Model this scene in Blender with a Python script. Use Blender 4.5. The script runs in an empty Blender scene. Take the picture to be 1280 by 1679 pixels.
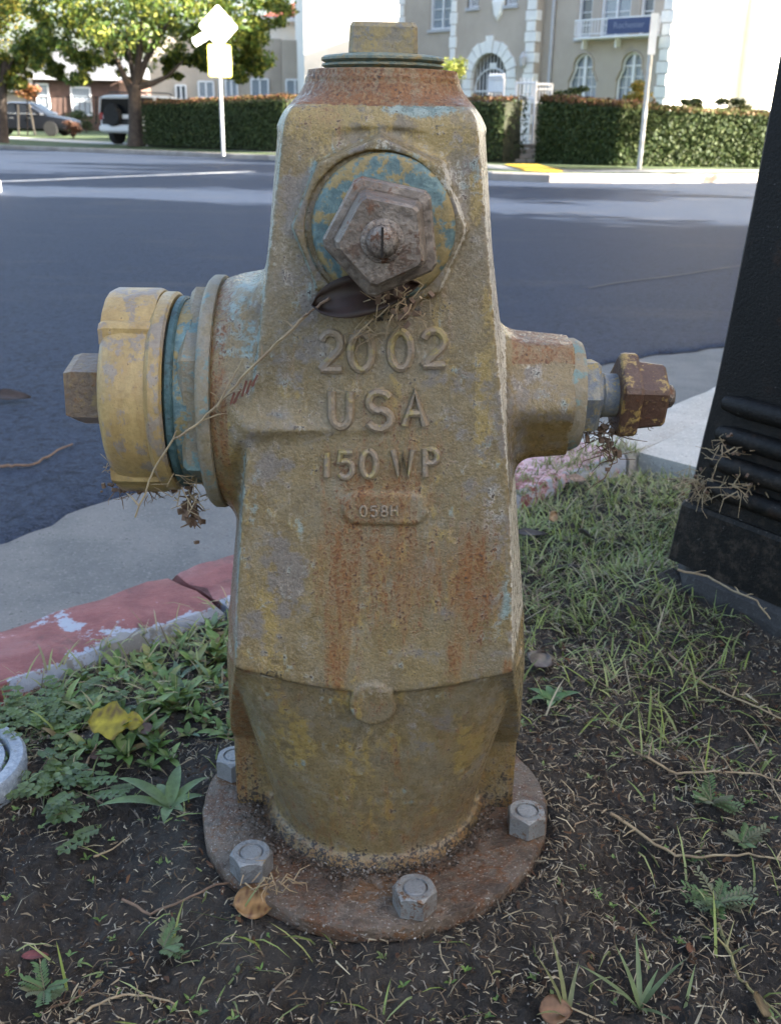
import bpy, math, random
import numpy as np
from mathutils import Vector, Matrix

random.seed(7)
rng = np.random.default_rng(11)
R = math.radians
scene = bpy.context.scene
col = scene.collection

# ------------------------------------------------------------------ camera
CAM_H, CAM_F, CAM_P, CAM_R = 0.58, 1650.0, R(21.15), R(0.9)
cam_d = bpy.data.cameras.new('camera')
cam = bpy.data.objects.new('camera', cam_d)
col.objects.link(cam)
cam_d.sensor_fit = 'VERTICAL'
cam_d.sensor_height = 36
cam_d.lens = 36 * CAM_F / 1679
cam_d.clip_start, cam_d.clip_end = 0.05, 2000
cam_d.dof.use_dof = True
cam_d.dof.focus_distance = 0.66
cam_d.dof.aperture_fstop = 20
cam.matrix_world = Matrix.Translation((0, 0, CAM_H)) @ Matrix.Rotation(math.pi / 2 - CAM_P, 4, 'X') @ Matrix.Rotation(CAM_R, 4, 'Z')
scene.camera = cam

# ------------------------------------------------------------------ sky, sun, exposure
SUN_EL, SUN_X, SUN_Y = R(26), 0.95, -0.30           # the sun stands to the right, a little behind the camera
world = bpy.data.worlds.new('World')
scene.world = world
world.use_nodes = True
wn = world.node_tree
sky = wn.nodes.new('ShaderNodeTexSky')
sky.sky_type = 'NISHITA'
sky.sun_disc = False
sky.sun_elevation = SUN_EL
sky.sun_rotation = math.atan2(SUN_X, SUN_Y)
sky.air_density, sky.dust_density, sky.ozone_density = 1.0, 5.0, 0.6
wn.nodes['Background'].inputs['Strength'].default_value = 0.085
wn.links.new(sky.outputs['Color'], wn.nodes['Background'].inputs['Color'])
sun_d = bpy.data.lights.new('sun', 'SUN')
sun_d.energy, sun_d.angle, sun_d.color = 5.0, R(0.53), (1.0, 0.93, 0.82)
sun = bpy.data.objects.new('sun', sun_d)
col.objects.link(sun)
hl = math.hypot(SUN_X, SUN_Y)
sd = Vector((SUN_X / hl * math.cos(SUN_EL), SUN_Y / hl * math.cos(SUN_EL), math.sin(SUN_EL)))
sun.rotation_euler = sd.to_track_quat('Z', 'Y').to_euler()
scene.view_settings.view_transform = 'Standard'
scene.view_settings.look = 'None'
scene.view_settings.exposure = 3.1
scene.view_settings.gamma = 1

# ------------------------------------------------------------------ survey helpers: where a line of sight meets a real surface
def ray(px, py):
    a, b = (px - 640) / CAM_F, (839.5 - py) / CAM_F
    a, b = a * math.cos(CAM_R) - b * math.sin(CAM_R), a * math.sin(CAM_R) + b * math.cos(CAM_R)
    return Vector((a, math.cos(CAM_P) + b * math.sin(CAM_P), -math.sin(CAM_P) + b * math.cos(CAM_P)))
def at(px, py, Y):
    d = ray(px, py); return Vector((0, 0, CAM_H)) + d * (Y / d.y)
def gr(px, py, z=0.0):
    d = ray(px, py); return Vector((0, 0, CAM_H)) + d * ((z - CAM_H) / d.z)

# ------------------------------------------------------------------ mesh helpers
def smoothify(me):
    me.polygons.foreach_set('use_smooth', np.ones(len(me.polygons), bool)); me.update()
    if len(me.polygons) < 20000: me.set_sharp_from_angle(angle=R(42))
def link(name, me, mat=None, parent=None, smooth=False):
    if mat is not None:
        for m in (mat if isinstance(mat, (list, tuple)) else [mat]): me.materials.append(m)
    o = bpy.data.objects.new(name, me)
    col.objects.link(o)
    if parent is not None: o.parent = parent
    if smooth: smoothify(me)
    return o
def tag(o, label=None, cat=None, group=None, kind=None):
    if label: o['label'] = label
    if cat: o['category'] = cat
    if group: o['group'] = group
    if kind: o['kind'] = kind
    return o
def thing(name, label, cat, loc=(0, 0, 0), rz=0.0, group=None):
    o = bpy.data.objects.new(name, None); col.objects.link(o)
    o.location = loc; o.rotation_euler = (0, 0, rz); o.empty_display_size = 0.1
    return tag(o, label, cat, group)
def copy_tree(o, parent=None):
    c = o.copy(); col.objects.link(c)
    if parent is not None: c.parent = parent
    for ch in [q for q in col.objects if q.parent == o]: copy_tree(ch, c)
    return c

class MB:
    """collects shapes for ONE mesh"""
    def __init__(s): s.v, s.f, s.m, s.cur = [], [], [], 0
    def add(s, vs, fs):
        b = len(s.v); s.v += [tuple(v) for v in vs]
        s.f += [tuple(i + b for i in f) for f in fs]; s.m += [s.cur] * len(fs)
        return s
    def box(s, c, d, M=None, bev=0.0, taper=1.0):
        x, y, z = d[0] / 2, d[1] / 2, d[2] / 2
        if bev <= 0:
            vs = [(sx * x * (taper if sz > 0 else 1), sy * y * (taper if sz > 0 else 1), sz * z) for sz in (-1, 1) for sy in (-1, 1) for sx in (-1, 1)]
            fs = [(0, 2, 3, 1), (4, 5, 7, 6), (0, 1, 5, 4), (2, 6, 7, 3), (0, 4, 6, 2), (1, 3, 7, 5)]
        else:
            b = min(bev, x * .9, y * .9, z * .9); vs = []; fs = []
            def oct(X, Y, Z): return [(X, -Y + b, Z), (X, Y - b, Z), (X - b, Y, Z), (-X + b, Y, Z), (-X, Y - b, Z), (-X, -Y + b, Z), (-X + b, -Y, Z), (X - b, -Y, Z)]
            vs += oct(x - b * .6, y - b * .6, -z) + oct(x, y, -z + b) + oct(x * taper, y * taper, z - b) + oct((x - b * .6) * taper, (y - b * .6) * taper, z)
            fs.append(tuple(range(7, -1, -1))); fs.append(tuple(range(24, 32)))
            for r in range(3):
                for i in range(8):
                    j = (i + 1) % 8; fs.append((r * 8 + i, r * 8 + j, r * 8 + 8 + j, r * 8 + 8 + i))
        vs = [Vector(v) for v in vs]
        if M is not None: vs = [M @ v for v in vs]
        return s.add([v + Vector(c) for v in vs], fs)
    def prism(s, pts, z0, z1, inset=0.0):
        n = len(pts); vs = [(p[0], p[1], z0) for p in pts] + [(p[0], p[1], z1) for p in pts]
        fs = [tuple(range(n - 1, -1, -1)), tuple(range(n, 2 * n))] + [(i, (i + 1) % n, n + (i + 1) % n, n + i) for i in range(n)]
        return s.add(vs, fs)
    def rings(s, rings, close=True, cap0=True, cap1=True):
        n = len(rings[0]); vs = [p for r in rings for p in r]; fs = []
        for k in range(len(rings) - 1):
            for i in range(n if close else n - 1):
                j = (i + 1) % n; fs.append((k * n + i, k * n + j, (k + 1) * n + j, (k + 1) * n + i))
        if cap0: fs.append(tuple(range(n - 1, -1, -1)))
        if cap1: fs.append(tuple((len(rings) - 1) * n + i for i in range(n)))
        return s.add(vs, fs)
    def lathe(s, prof, n=32, M=None, ph=0.0, wob=None):
        """prof: list of (radius, height) about local Z"""
        rs = []
        for k, (r, h) in enumerate(prof):
            rr = []
            for i in range(n):
                a = ph + 2 * math.pi * i / n; q = r * (wob(a) if wob else 1)
                p = Vector((q * math.cos(a), q * math.sin(a), h)); rr.append(M @ p if M is not None else p)
            rs.append(rr)
        return s.rings(rs)
    def tube(s, pts, rad, n=6, cap=True):
        pts = [Vector(p) for p in pts]; rs = []; up = None
        for i, p in enumerate(pts):
            t = (pts[min(i + 1, len(pts) - 1)] - pts[max(i - 1, 0)])
            if t.length < 1e-9: t = Vector((0, 0, 1))
            t.normalize()
            if up is None: up = t.orthogonal().normalized()
            up = (up - t * up.dot(t)); up = up.normalized() if up.length > 1e-6 else t.orthogonal().normalized()
            b = t.cross(up); r = rad(i / (len(pts) - 1)) if callable(rad) else rad
            rs.append([p + (up * math.cos(2 * math.pi * k / n) + b * math.sin(2 * math.pi * k / n)) * r for k in range(n)])
        return s.rings(rs, True, cap, cap)
    def mesh(s, name):
        me = bpy.data.meshes.new(name); me.from_pydata(s.v, [], s.f)
        if s.cur: me.polygons.foreach_set('material_index', s.m)
        me.update(); return me
    def build(s, name, mat, parent=None, smooth=False): return link(name, s.mesh(name), mat, parent, smooth)

def np_mesh(name, V, F):
    """V (n,3) array, F (m,k) array -> mesh, quickly"""
    me = bpy.data.meshes.new(name); V = np.asarray(V, np.float32); F = np.asarray(F, np.int32)
    me.vertices.add(len(V)); me.vertices.foreach_set('co', V.ravel())
    k = F.shape[1]; me.loops.add(F.size); me.loops.foreach_set('vertex_index', F.ravel())
    me.polygons.add(len(F)); me.polygons.foreach_set('loop_start', np.arange(0, F.size, k, dtype=np.int32))
    me.update(calc_edges=True); return me
def set_attr(me, name, arr):
    a = me.attributes.new(name, 'FLOAT', 'POINT'); a.data.foreach_set('value', np.asarray(arr, np.float32))
def set_col(me, name, arr):
    a = me.attributes.new(name, 'FLOAT_COLOR', 'POINT'); c = np.ones((len(arr), 4), np.float32); c[:, :3] = arr
    a.data.foreach_set('color', c.ravel())

# ------------------------------------------------------------------ material helpers
class NT:
    def __init__(s, name):
        s.mat = bpy.data.materials.new(name); s.mat.use_nodes = True; s.t = s.mat.node_tree
        s.p = s.t.nodes['Principled BSDF']; s._tc = None
    def n(s, ty, **kw):
        q = s.t.nodes.new('ShaderNode' + ty)
        for k, v in kw.items(): setattr(q, k, v)
        return q
    def l(s, a, b): s.t.links.new(a, b)
    def tc(s):
        if s._tc is None: s._tc = s.n('TexCoord').outputs['Object']
        return s._tc
    def noise(s, scale, detail=6, rough=.6, stretch=None, dist=0.0, off=None):
        q = s.n('TexNoise'); q.inputs['Scale'].default_value = scale; q.inputs['Detail'].default_value = detail
        q.inputs['Roughness'].default_value = rough; q.inputs['Distortion'].default_value = dist
        src = s.tc()
        if stretch or off:
            m = s.n('Mapping')
            if stretch: m.inputs['Scale'].default_value = stretch
            if off: m.inputs['Location'].default_value = off
            s.l(src, m.inputs['Vector']); src = m.outputs['Vector']
        s.l(src, q.inputs['Vector']); return q.outputs['Fac']
    def math(s, op, a, b=None, c=None, clamp=False):
        q = s.n('Math', operation=op); q.use_clamp = clamp
        for i, x in enumerate((a, b, c)):
            if x is None: continue
            if isinstance(x, (int, float)): q.inputs[i].default_value = x
            else: s.l(x, q.inputs[i])
        return q.outputs[0]
    def ramp(s, x, lo, hi, a=0.0, b=1.0):
        q = s.n('MapRange', interpolation_type='SMOOTHSTEP'); s.l(x, q.inputs[0])
        for i, v in zip((1, 2, 3, 4), (lo, hi, a, b)): q.inputs[i].default_value = v
        return q.outputs[0]
    def mix(s, f, a, b):
        q = s.n('Mix', data_type='RGBA')
        if isinstance(f, (int, float)): q.inputs[0].default_value = f
        else: s.l(f, q.inputs[0])
        for i, x in ((6, a), (7, b)):
            if isinstance(x, (tuple, list)): q.inputs[i].default_value = (*x, 1)
            else: s.l(x, q.inputs[i])
        return q.outputs[2]
    def attr(s, name, out='Fac'):
        q = s.n('Attribute'); q.attribute_name = name; return q.outputs[out]
    def color(s, x):
        if isinstance(x, (tuple, list)): s.p.inputs['Base Color'].default_value = (*x, 1)
        else: s.l(x, s.p.inputs['Base Color'])
    def rough(s, x):
        if isinstance(x, (int, float)): s.p.inputs['Roughness'].default_value = x
        else: s.l(x, s.p.inputs['Roughness'])
    def bump(s, h, dist, strength=1.0):
        q = s.n('Bump'); q.inputs['Distance'].default_value = dist; q.inputs['Strength'].default_value = strength
        s.l(h, q.inputs['Height']); s.l(q.outputs[0], s.p.inputs['Normal'])
    def set(s, k, v): s.p.inputs[k].default_value = v

def simple(name, c1, c2=None, scale=8, rough=.7, bump=0.0, bscale=None, metal=0.0, spec=None, stretch=None, lo=.35, hi=.65):
    t = NT(name); nz = t.noise(scale, stretch=stretch)
    t.color(t.mix(t.ramp(nz, lo, hi), c1, c2 if c2 else tuple(x * .75 for x in c1)))
    t.rough(rough); t.set('Metallic', metal)
    if spec is not None: t.set('Specular IOR Level', spec)
    if bump: t.bump(t.noise(bscale or scale * 4), bump)
    return t.mat
def vcol_mat(name, rough=.6, transl=0.0, spec=.3, vary=0.0, vscale=40):
    t = NT(name); c = t.attr('col', 'Color')
    if vary: c = t.mix(t.ramp(t.noise(vscale), .35, .65, 0, vary), c, (0.02, 0.02, 0.01))
    t.color(c); t.rough(rough); t.set('Specular IOR Level', spec)
    if transl:
        tr = t.n('BsdfTranslucent'); t.l(c, tr.inputs['Color']); ms = t.n('MixShader'); ms.inputs[0].default_value = transl
        t.l(t.p.outputs[0], ms.inputs[1]); t.l(tr.outputs[0], ms.inputs[2]); t.l(ms.outputs[0], t.t.nodes['Material Output'].inputs['Surface'])
    return t.mat
# ================================================================== FIRE HYDRANT
HX, HY = -0.010, 0.745
def body_w(z): return 0.067 + (0.585 - z) * 0.1333
def face_pt(px, py, lift=0.0):
    """where a line of sight meets the hydrant's sloping front face, in the hydrant's own coordinates"""
    Y = 0.655
    for _ in range(8):
        p = at(px, py, Y); Y = HY - body_w(p.z) - lift
    p = at(px, py, Y); return Vector((p.x - HX, p.y - HY, p.z))

def smin(a, b, k):
    h = np.clip(0.5 + 0.5 * (b - a) / k, 0, 1); return b + (a - b) * h - k * h * (1 - h)
def smax(a, b, k): return -smin(-a, -b, k)

def hydrant_sdf(X, Y, Z):
    ax, ay = np.abs(X), np.abs(Y)
    w = 0.067 + (0.585 - Z) * 0.1333
    zt = np.array([0.00, .17, .22, .27, .327, .445, .50, .59, .64], np.float32)
    Ws = np.interp(Z, zt, [.1215, .1215, .1172, .1112, .1045, .0868, .0780, .0680, .066]).astype(np.float32)      # half width at the middle
    Wf = np.interp(Z, [.0, .219, .271, .319, .3656, .415, .456, .508, .545, .586, .64], [.0995, .0985, .0962, .0930, .0886, .0825, .0768, .0700, .0652, .0602, .058]).astype(np.float32)   # half width of the flat front
    side = ax - (Ws - (Ws - Wf) * np.clip((ay - 0.022) / (w - 0.022), 0, 1.2))
    d = smax(ay - w, side * 0.97, 0.0022)
    d = smax(d, Z - 0.5935, 0.020)
    d = smax(d, (0.197 + 0.010 * np.clip(ax / 0.10, 0, 1) ** 1.5 - Z) + (np.hypot(X, Y) - 0.115) * 0.22, 0.002)         # underside of the upper casting
    gus = np.maximum(np.maximum(side, ay - (0.009 + np.clip(Z - 0.085, 0, 1) * 0.80)), np.maximum(0.014 - Z, Z - 0.215))   # side ribs widening into gussets under the corners
    d = smin(d, gus, 0.003)
    r = np.hypot(X, Y)
    shoulder = np.maximum(r - (0.062 - (Z - 0.590) * 0.7), np.maximum(0.578 - Z, Z - 0.602))
    d = smin(d, shoulder, 0.006)
    collar = np.maximum(r - 0.0525 + 0.0015 * (Z > 0.609), np.maximum(0.56 - Z, Z - 0.6125))
    d = smin(d, collar, 0.004)
    pe = 2 + 2.2 * np.clip((Z - 0.04) / 0.16, 0, 1)                                 # round at the foot, squarer under the panel
    barrel = np.maximum((ax ** pe + ay ** pe) ** (1 / pe) - (0.086 + (Z - 0.02) * 0.158), np.maximum(0.012 - Z, Z - 0.205))
    d = smin(d, barrel, 0.003)
    foot = np.maximum(r - (0.094 - (Z - 0.02) * 0.5), np.maximum(0.010 - Z, Z - 0.026))
    d = smin(d, foot, 0.008)
    def hexa(yy, zz, a): return np.maximum(np.abs(zz), np.abs(zz) * 0.5 + np.abs(yy) * 0.866) - a
    arm = smax(hexa(Y, Z - 0.387, 0.866 * (0.0920 + 0.11 * np.clip(-X, 0, 0.075))), np.hypot(Y, Z - 0.387) - np.minimum(0.1003, 0.0835 + (0.1145 + X) * 0.55), 0.003)
    arm = smax(arm, np.maximum(X - 0.02, -X - 0.1145), 0.002)
    d = smin(d, arm, np.where(Y < -0.06, 0.004, 0.014))
    ra = 0.0455 - (X - 0.10) * 0.08
    arm2 = smax(hexa(Y, Z - 0.3895, ra), np.hypot(Y, Z - 0.3895) - ra * 1.11, 0.003)
    arm2 = np.maximum(arm2, np.maximum(-X, X - 0.141))
    d = smin(d, arm2, 0.016)
    zz = Z - 0.517
    octo2 = np.maximum(np.abs(X * .9239 + zz * .3827), np.abs(-X * .3827 + zz * .9239))
    octo2 = np.maximum(octo2, np.maximum(np.abs(X * .9239 - zz * .3827), np.abs(X * .3827 + zz * .9239)))
    bump = np.maximum(octo2 - (0.0505 + (Y + 0.085) * 0.12), np.maximum(-Y - 0.0855, Y + 0.02))
    d = smin(d, bump, 0.006)
    d = np.maximum(d, -np.maximum(np.hypot(X, zz) - 0.0470, Y + 0.0815))          # seat of the front bonnet plate
    oblong = np.maximum(np.hypot(np.maximum(np.abs(X - 0.0065) - 0.0185, 0), Z - 0.333) - 0.0105, np.abs(Y + w) - 0.0022)
    d = smin(d, oblong, 0.002)
    btn = np.maximum(np.hypot(X + 0.0005, Z - 0.1885) - 0.0168, np.maximum(-Y - 0.1200, Y + 0.05))
    d = smin(d, btn, 0.0022)
    return d

def surface_nets(sdf, lo, hi, h):
    xs, ys, zs = [np.arange(a, b, h, dtype=np.float32) for a, b in zip(lo, hi)]
    nx, ny, nz = len(xs), len(ys), len(zs)
    D = np.empty((nx, ny, nz), np.float32)
    for i in range(0, nx, 32):
        X, Y, Z = np.meshgrid(xs[i:i + 32], ys, zs, indexing='ij'); D[i:i + 32] = sdf(X, Y, Z)
    S = D < 0
    cnt = np.zeros((nx - 1, ny - 1, nz - 1), np.int8)
    for a in (0, 1):
        for b in (0, 1):
            for c in (0, 1): cnt += S[a:nx - 1 + a, b:ny - 1 + b, c:nz - 1 + c]
    act = np.argwhere((cnt > 0) & (cnt < 8)); del cnt
    idx = -np.ones((nx - 1, ny - 1, nz - 1), np.int32); idx[tuple(act.T)] = np.arange(len(act))
    P = np.zeros((len(act), 3)); W = np.zeros(len(act)); i, j, k = act.T
    cor = [(a, b, c) for a in (0, 1) for b in (0, 1) for c in (0, 1)]
    for p in cor:
        for ax in range(3):
            if p[ax]: continue
            q = list(p); q[ax] = 1
            d0 = D[i + p[0], j + p[1], k + p[2]].astype(float); d1 = D[i + q[0], j + q[1], k + q[2]].astype(float)
            m = (d0 < 0) != (d1 < 0); t = np.where(m, d0 / np.where(m, d0 - d1, 1), 0)
            for c in range(3): P[:, c] += np.where(m, p[c] + (t if c == ax else 0), 0)
            W += m
    P = (act + P / W[:, None]) * h + np.array(lo)
    F = []
    for ax in range(3):
        u, v = (ax + 1) % 3, (ax + 2) % 3
        sl0 = [slice(1, n - 1) for n in (nx, ny, nz)]; sl1 = list(sl0); sl0[ax] = slice(0, (nx, ny, nz)[ax] - 1); sl1[ax] = slice(1, None)
        e = np.argwhere(S[tuple(sl0)] != S[tuple(sl1)]); off = [1, 1, 1]; off[ax] = 0; e = e + np.array(off)
        inside = S[tuple(e.T)]
        def g(du, dv):
            q = e.copy(); q[:, u] -= du; q[:, v] -= dv; return idx[tuple(q.T)]
        q = np.stack([g(1, 1), g(0, 1), g(0, 0), g(1, 0)], 1); q[~inside] = q[~inside][:, ::-1]; F.append(q)
    return P, np.concatenate(F)

# ---- cast-iron paint material
def maskmix(t, base, colr, att, nz, A=2.0, lo=.4, hi=.6):
    v = t.math('ADD', att, t.math('MULTIPLY', t.math('SUBTRACT', nz, 0.5), A))
    f = t.ramp(v, lo, hi); return t.mix(f, base, colr), f

def hydrant_paint():
    t = NT('weathered_hydrant_paint')
    big, mid, fine, speck = t.noise(11, 7, .62), t.noise(34, 8, .68), t.noise(120, 8, .70), t.noise(480, 5, .65)
    streak = t.noise(20, 8, .70, stretch=(3.6, 3.6, .36)); wide = t.noise(7, 6, .6, off=(3, 1, 2)); mid2 = t.noise(46, 8, .7, off=(7, 2, 5)); hair = t.noise(70, 7, .7, stretch=(3, 3, .22))
    def cmb(*ws):
        o = None
        for n_, w in ws: q = t.math('MULTIPLY', n_, w); o = q if o is None else t.math('ADD', o, q)
        return o
    c = t.mix(t.ramp(big, .38, .62), (.200, .150, .070), (.165, .135, .085))
    c = t.mix(t.ramp(mid, .40, .66, 0, .8), c, (.148, .106, .044))
    c = t.mix(t.ramp(mid2, .50, .66, 0, .6), c, (.235, .208, .150))
    c, _ = maskmix(t, c, (.245, .178, .062), t.attr('yellow'), cmb((streak, .35), (mid, .30), (fine, .35)), 3.4, .40, .56)
    c, _ = maskmix(t, c, (.148, .126, .103), t.attr('mauve'), cmb((wide, .35), (mid2, .35), (fine, .30)), 3.2, .40, .58)
    c, _ = maskmix(t, c, (.47, .44, .37), t.attr('pale'), cmb((hair, .35), (fine, .35), (speck, .30)), 3.8, .46, .80)
    c, _ = maskmix(t, c, t.mix(t.ramp(fine, .4, .6), (.115, .165, .150), (.21, .26, .235)), t.attr('teal'), cmb((mid, .30), (hair, .30), (fine, .40)), 3.4, .44, .66)
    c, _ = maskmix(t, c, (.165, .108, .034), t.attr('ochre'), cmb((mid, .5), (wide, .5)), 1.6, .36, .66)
    soft, _ = maskmix(t, c, (.205, .112, .042), t.attr('rust'), cmb((hair, .5), (streak, .5)), 2.4, .26, .74)
    c = t.mix(.7, c, soft)
    c, fr = maskmix(t, c, t.mix(t.ramp(speck, .45, .65), (.195, .080, .020), (.085, .034, .012)), t.attr('rust'), cmb((hair, .34), (fine, .20), (speck, .46)), 5.6, .54, .84)
    c, _ = maskmix(t, c, (.024, .019, .015), t.attr('dirt'), cmb((fine, .55), (speck, .45)), 3.8, .40, .66)
    c = t.mix(t.ramp(speck, .64, .72, 0, .75), c, (.06, .034, .02))
    c = t.mix(t.ramp(t.noise(330, 4, .6, off=(5, 5, 5)), .66, .76, 0, .35), c, (.40, .37, .31))
    k = t.math('MULTIPLY_ADD', t.math('ADD', fine, speck), .85, .18)
    q = t.n('VectorMath', operation='SCALE'); t.l(c, q.inputs[0]); t.l(k, q.inputs['Scale']); c = q.outputs[0]
    t.color(c); t.rough(t.math('ADD', t.math('MULTIPLY', fine, .30), t.math('MULTIPLY_ADD', fr, .28, .13)))
    t.set('Specular IOR Level', .5)
    t.bump(t.math('ADD', t.math('MULTIPLY', fine, .8), t.math('MULTIPLY_ADD', speck, .5, t.math('MULTIPLY', mid, .6))), .0013, .8)
    return t.mat
M_body = hydrant_paint()

def worn(name, base, alt, other=None, rust=.35, rough=.5, metal=0.0, scale=30, rustc=(.15, .055, .018), bumpd=.0013, streaky=False, oth=.53, dust=0.0):
    """paint or metal worn through in patches, with rust and specks"""
    t = NT(name); st = (2.5, 2.5, .5) if streaky else None
    mid, fine, speck = t.noise(scale, 8, .65, stretch=st), t.noise(scale * 4, 6, .65), t.noise(scale * 12, 4)
    c = t.mix(t.ramp(t.math('MULTIPLY_ADD', mid, .6, t.math('MULTIPLY', fine, .4)), .42, .58), base, alt)
    if other: c = t.mix(t.ramp(t.math('MULTIPLY_ADD', t.noise(scale * .7, 8, .7, off=(4, 2, 7), stretch=st), .65, t.math('MULTIPLY', fine, .35)), oth, oth + .045), c, other)
    if rust:
        rn = t.math('ADD', t.math('MULTIPLY', fine, .5), t.math('MULTIPLY', t.noise(scale * .5, 7, .65, off=(1, 8, 3)), .5))
        th = .66 - rust * .32; c = t.mix(t.ramp(rn, th, th + .12), c, t.mix(t.ramp(speck, .4, .6), rustc, tuple(x * .5 for x in rustc)))
    c = t.mix(t.ramp(speck, .62, .74, 0, .7), c, (.04, .025, .016))
    if dust: c = t.mix(t.ramp(t.noise(420, 3, .5, off=(9, 1, 4)), .60, .68, 0, dust), c, (.30, .28, .25)); c = t.mix(t.ramp(t.noise(26, 8, .72, off=(2, 6, 1)), .50, .62, 0, .8), c, (.040, .028, .020))
    k = t.math('MULTIPLY_ADD', t.math('ADD', fine, speck), .85, .18)
    q = t.n('VectorMath', operation='SCALE'); t.l(c, q.inputs[0]); t.l(k, q.inputs['Scale']); c = q.outputs[0]
    t.color(c); t.rough(t.math('MULTIPLY_ADD', fine, .35, rough - .17)); t.set('Metallic', metal)
    t.bump(t.math('ADD', fine, t.math('MULTIPLY', mid, .8)), bumpd, .9)
    return t.mat
M_cap = worn('cap_yellow_paint', (.37, .265, .110), (.295, .200, .080), (.225, .185, .140), .24, .36, scale=22, streaky=True, oth=.505)
M_nut = worn('worn_brown_nut', (.125, .085, .055), (.155, .105, .060), (.18, .125, .05), .45, .42, scale=45)
M_pent = worn('worn_pentagon_nut', (.125, .100, .080), (.205, .170, .138), (.095, .062, .044), .38, .36, .25, scale=40)
M_pent2 = worn('rusty_pentagon_nut', (.100, .055, .034), (.070, .036, .025), (.27, .185, .062), .38, .42, scale=44, oth=.50)
M_plate = worn('teal_bonnet_plate', (.075, .130, .135), (.120, .190, .190), (.215, .165, .070), .12, .6, scale=36, oth=.472)
M_ring = worn('teal_edged_ring', (.215, .175, .105), (.20, .175, .13), (.12, .185, .175), .22, .5, scale=45)
M_gask = worn('teal_gasket', (.030, .075, .078), (.055, .105, .11), (.02, .04, .04), .0, .5, scale=60)
M_stem = worn('grey_blue_stem', (.13, .15, .175), (.20, .19, .15), (.26, .20, .08), .12, .45, scale=60)
M_topn = worn('top_nut_paint', (.190, .170, .130), (.245, .190, .080), (.15, .145, .130), .10, .5, scale=28)
M_plug = worn('plug_thread_teal', (.12, .165, .145), (.20, .185, .115), (.23, .175, .075), .20, .5, scale=50)
M_flng = worn('rusty_flange', (.100, .072, .050), (.135, .104, .080), (.115, .058, .024), .60, .5, scale=30, rustc=(.115, .050, .020), bumpd=.0035, dust=.8)
M_zinc = worn('zinc_nut', (.24, .25, .255), (.19, .195, .20), (.15, .15, .152), .06, .42, .35, scale=90)
M_zinc2 = worn('zinc_nut_half_rusted', (.23, .235, .23), (.18, .17, .16), (.12, .07, .04), .42, .45, .3, scale=70)

hyd = thing('fire_hydrant', 'weathered yellow cast iron fire hydrant bolted to a round rusty flange', 'fire hydrant', (HX, HY, 0))

P_, F_ = surface_nets(hydrant_sdf, (-0.128, -0.130, 0.006), (0.146, 0.130, 0.620), 0.0016)
me = np_mesh('body', P_, F_)
nrm = np.empty(len(P_) * 3, np.float32); me.vertices.foreach_get('normal', nrm); nrm = nrm.reshape(-1, 3)
front = np.clip(-nrm[:, 1] * 2 - .4, 0, 1)
def blobs(lst, gate=front):
    v = np.zeros(len(P_))
    for (px, py, rx, ry, s) in lst:
        q = face_pt(px, py); sx = rx * .66 / 1650; sz = ry * .72 / 1650
        v = np.maximum(v, s * np.exp(-((P_[:, 0] - q.x) / sx) ** 2 - ((P_[:, 2] - q.z) / sz) ** 2))
    return v * gate
x_, y_, z_ = P_.T
rad_ = np.hypot(x_, y_)
w_ = 0.067 + (0.585 - z_) * 0.1333
chamf = np.clip((np.abs(nrm[:, 0]) - .45) * 3, 0, 1) * (z_ > .222) * (z_ < .59) * (y_ < -.01) * (np.abs(x_) < .125) * (1 - ((x_ > .09) & (np.abs(z_ - .39) < .055))) * (1 - ((x_ < -.10) & (np.abs(z_ - .387) < .09)))
up = np.clip(nrm[:, 2], 0, 1); dn = np.clip(-nrm[:, 2], 0, 1)
rust = np.maximum.reduce([
    blobs([(560, 930, 60, 200, .68), (552, 1080, 30, 80, .66), (775, 960, 60, 160, .72), (740, 1080, 26, 80, .58), (620, 800, 130, 95, .62), (650, 940, 130, 170, .56),
           (700, 740, 60, 60, .45), (535, 190, 90, 45, .36), (640, 680, 90, 60, .40), (620, 1160, 55, 55, .5), (840, 1095, 30, 20, .7), (400, 1105, 30, 16, .6), (645, 1300, 60, 110, .42),
           (370, 560, 40, 120, .40), (470, 1170, 80, 130, .30), (760, 1230, 90, 120, .36)]),
    np.where((z_ > .590), .74 + .08 * (z_ < .603), 0),
    np.where((x_ > .095) & (z_ > .42), .62, 0), np.where((x_ < -.098) & (rad_ > 0), .55, 0) * np.clip((-x_ - .096) / .008, 0, 1),
    .55 * np.exp(-((z_ - .022) / .012) ** 2), .34 * np.clip((.21 - z_) / .15, 0, 1) * (rad_ < .13), .16 * np.ones(len(z_))])
teal = np.maximum.reduce([blobs([(700, 172, 75, 22, .95), (760, 270, 45, 60, .50), (640, 250, 70, 22, .55), (825, 985, 20, 70, .62), (800, 1040, 30, 50, .40), (730, 280, 45, 50, .35)]),
    chamf * .58 * (x_ < 0), np.where((x_ < -.075) & (up > .5) & (z_ > .43), .55, 0), .28 * np.ones(len(z_))])
pale = np.maximum.reduce([chamf * .80 * (x_ > 0), chamf * .56, blobs([(735, 290, 55, 60, .52), (625, 240, 60, 16, .6), (760, 900, 60, 110, .48), (800, 860, 50, 120, .5), (560, 1000, 40, 90, .30), (700, 990, 120, 120, .35), (620, 1140, 50, 30, .5),  # pale worn paint; right chamfer lightened further to paint in its bright edge highlight
    (870, 640, 60, 60, .45)]), .32 * np.ones(len(z_))])
mauve = np.maximum.reduce([blobs([(520, 480, 110, 120, .52), (640, 320, 80, 60, .62), (590, 230, 60, 35, .45), (470, 930, 60, 130, .60), (500, 600, 120, 70, .46), (740, 620, 90, 90, .45), (480, 330, 50, 120, .5), (700, 470, 70, 80, .42), (690, 1200, 110, 90, .42), (450, 780, 70, 60, .6)]) * 1.1, .30 * np.ones(len(z_))])
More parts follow.
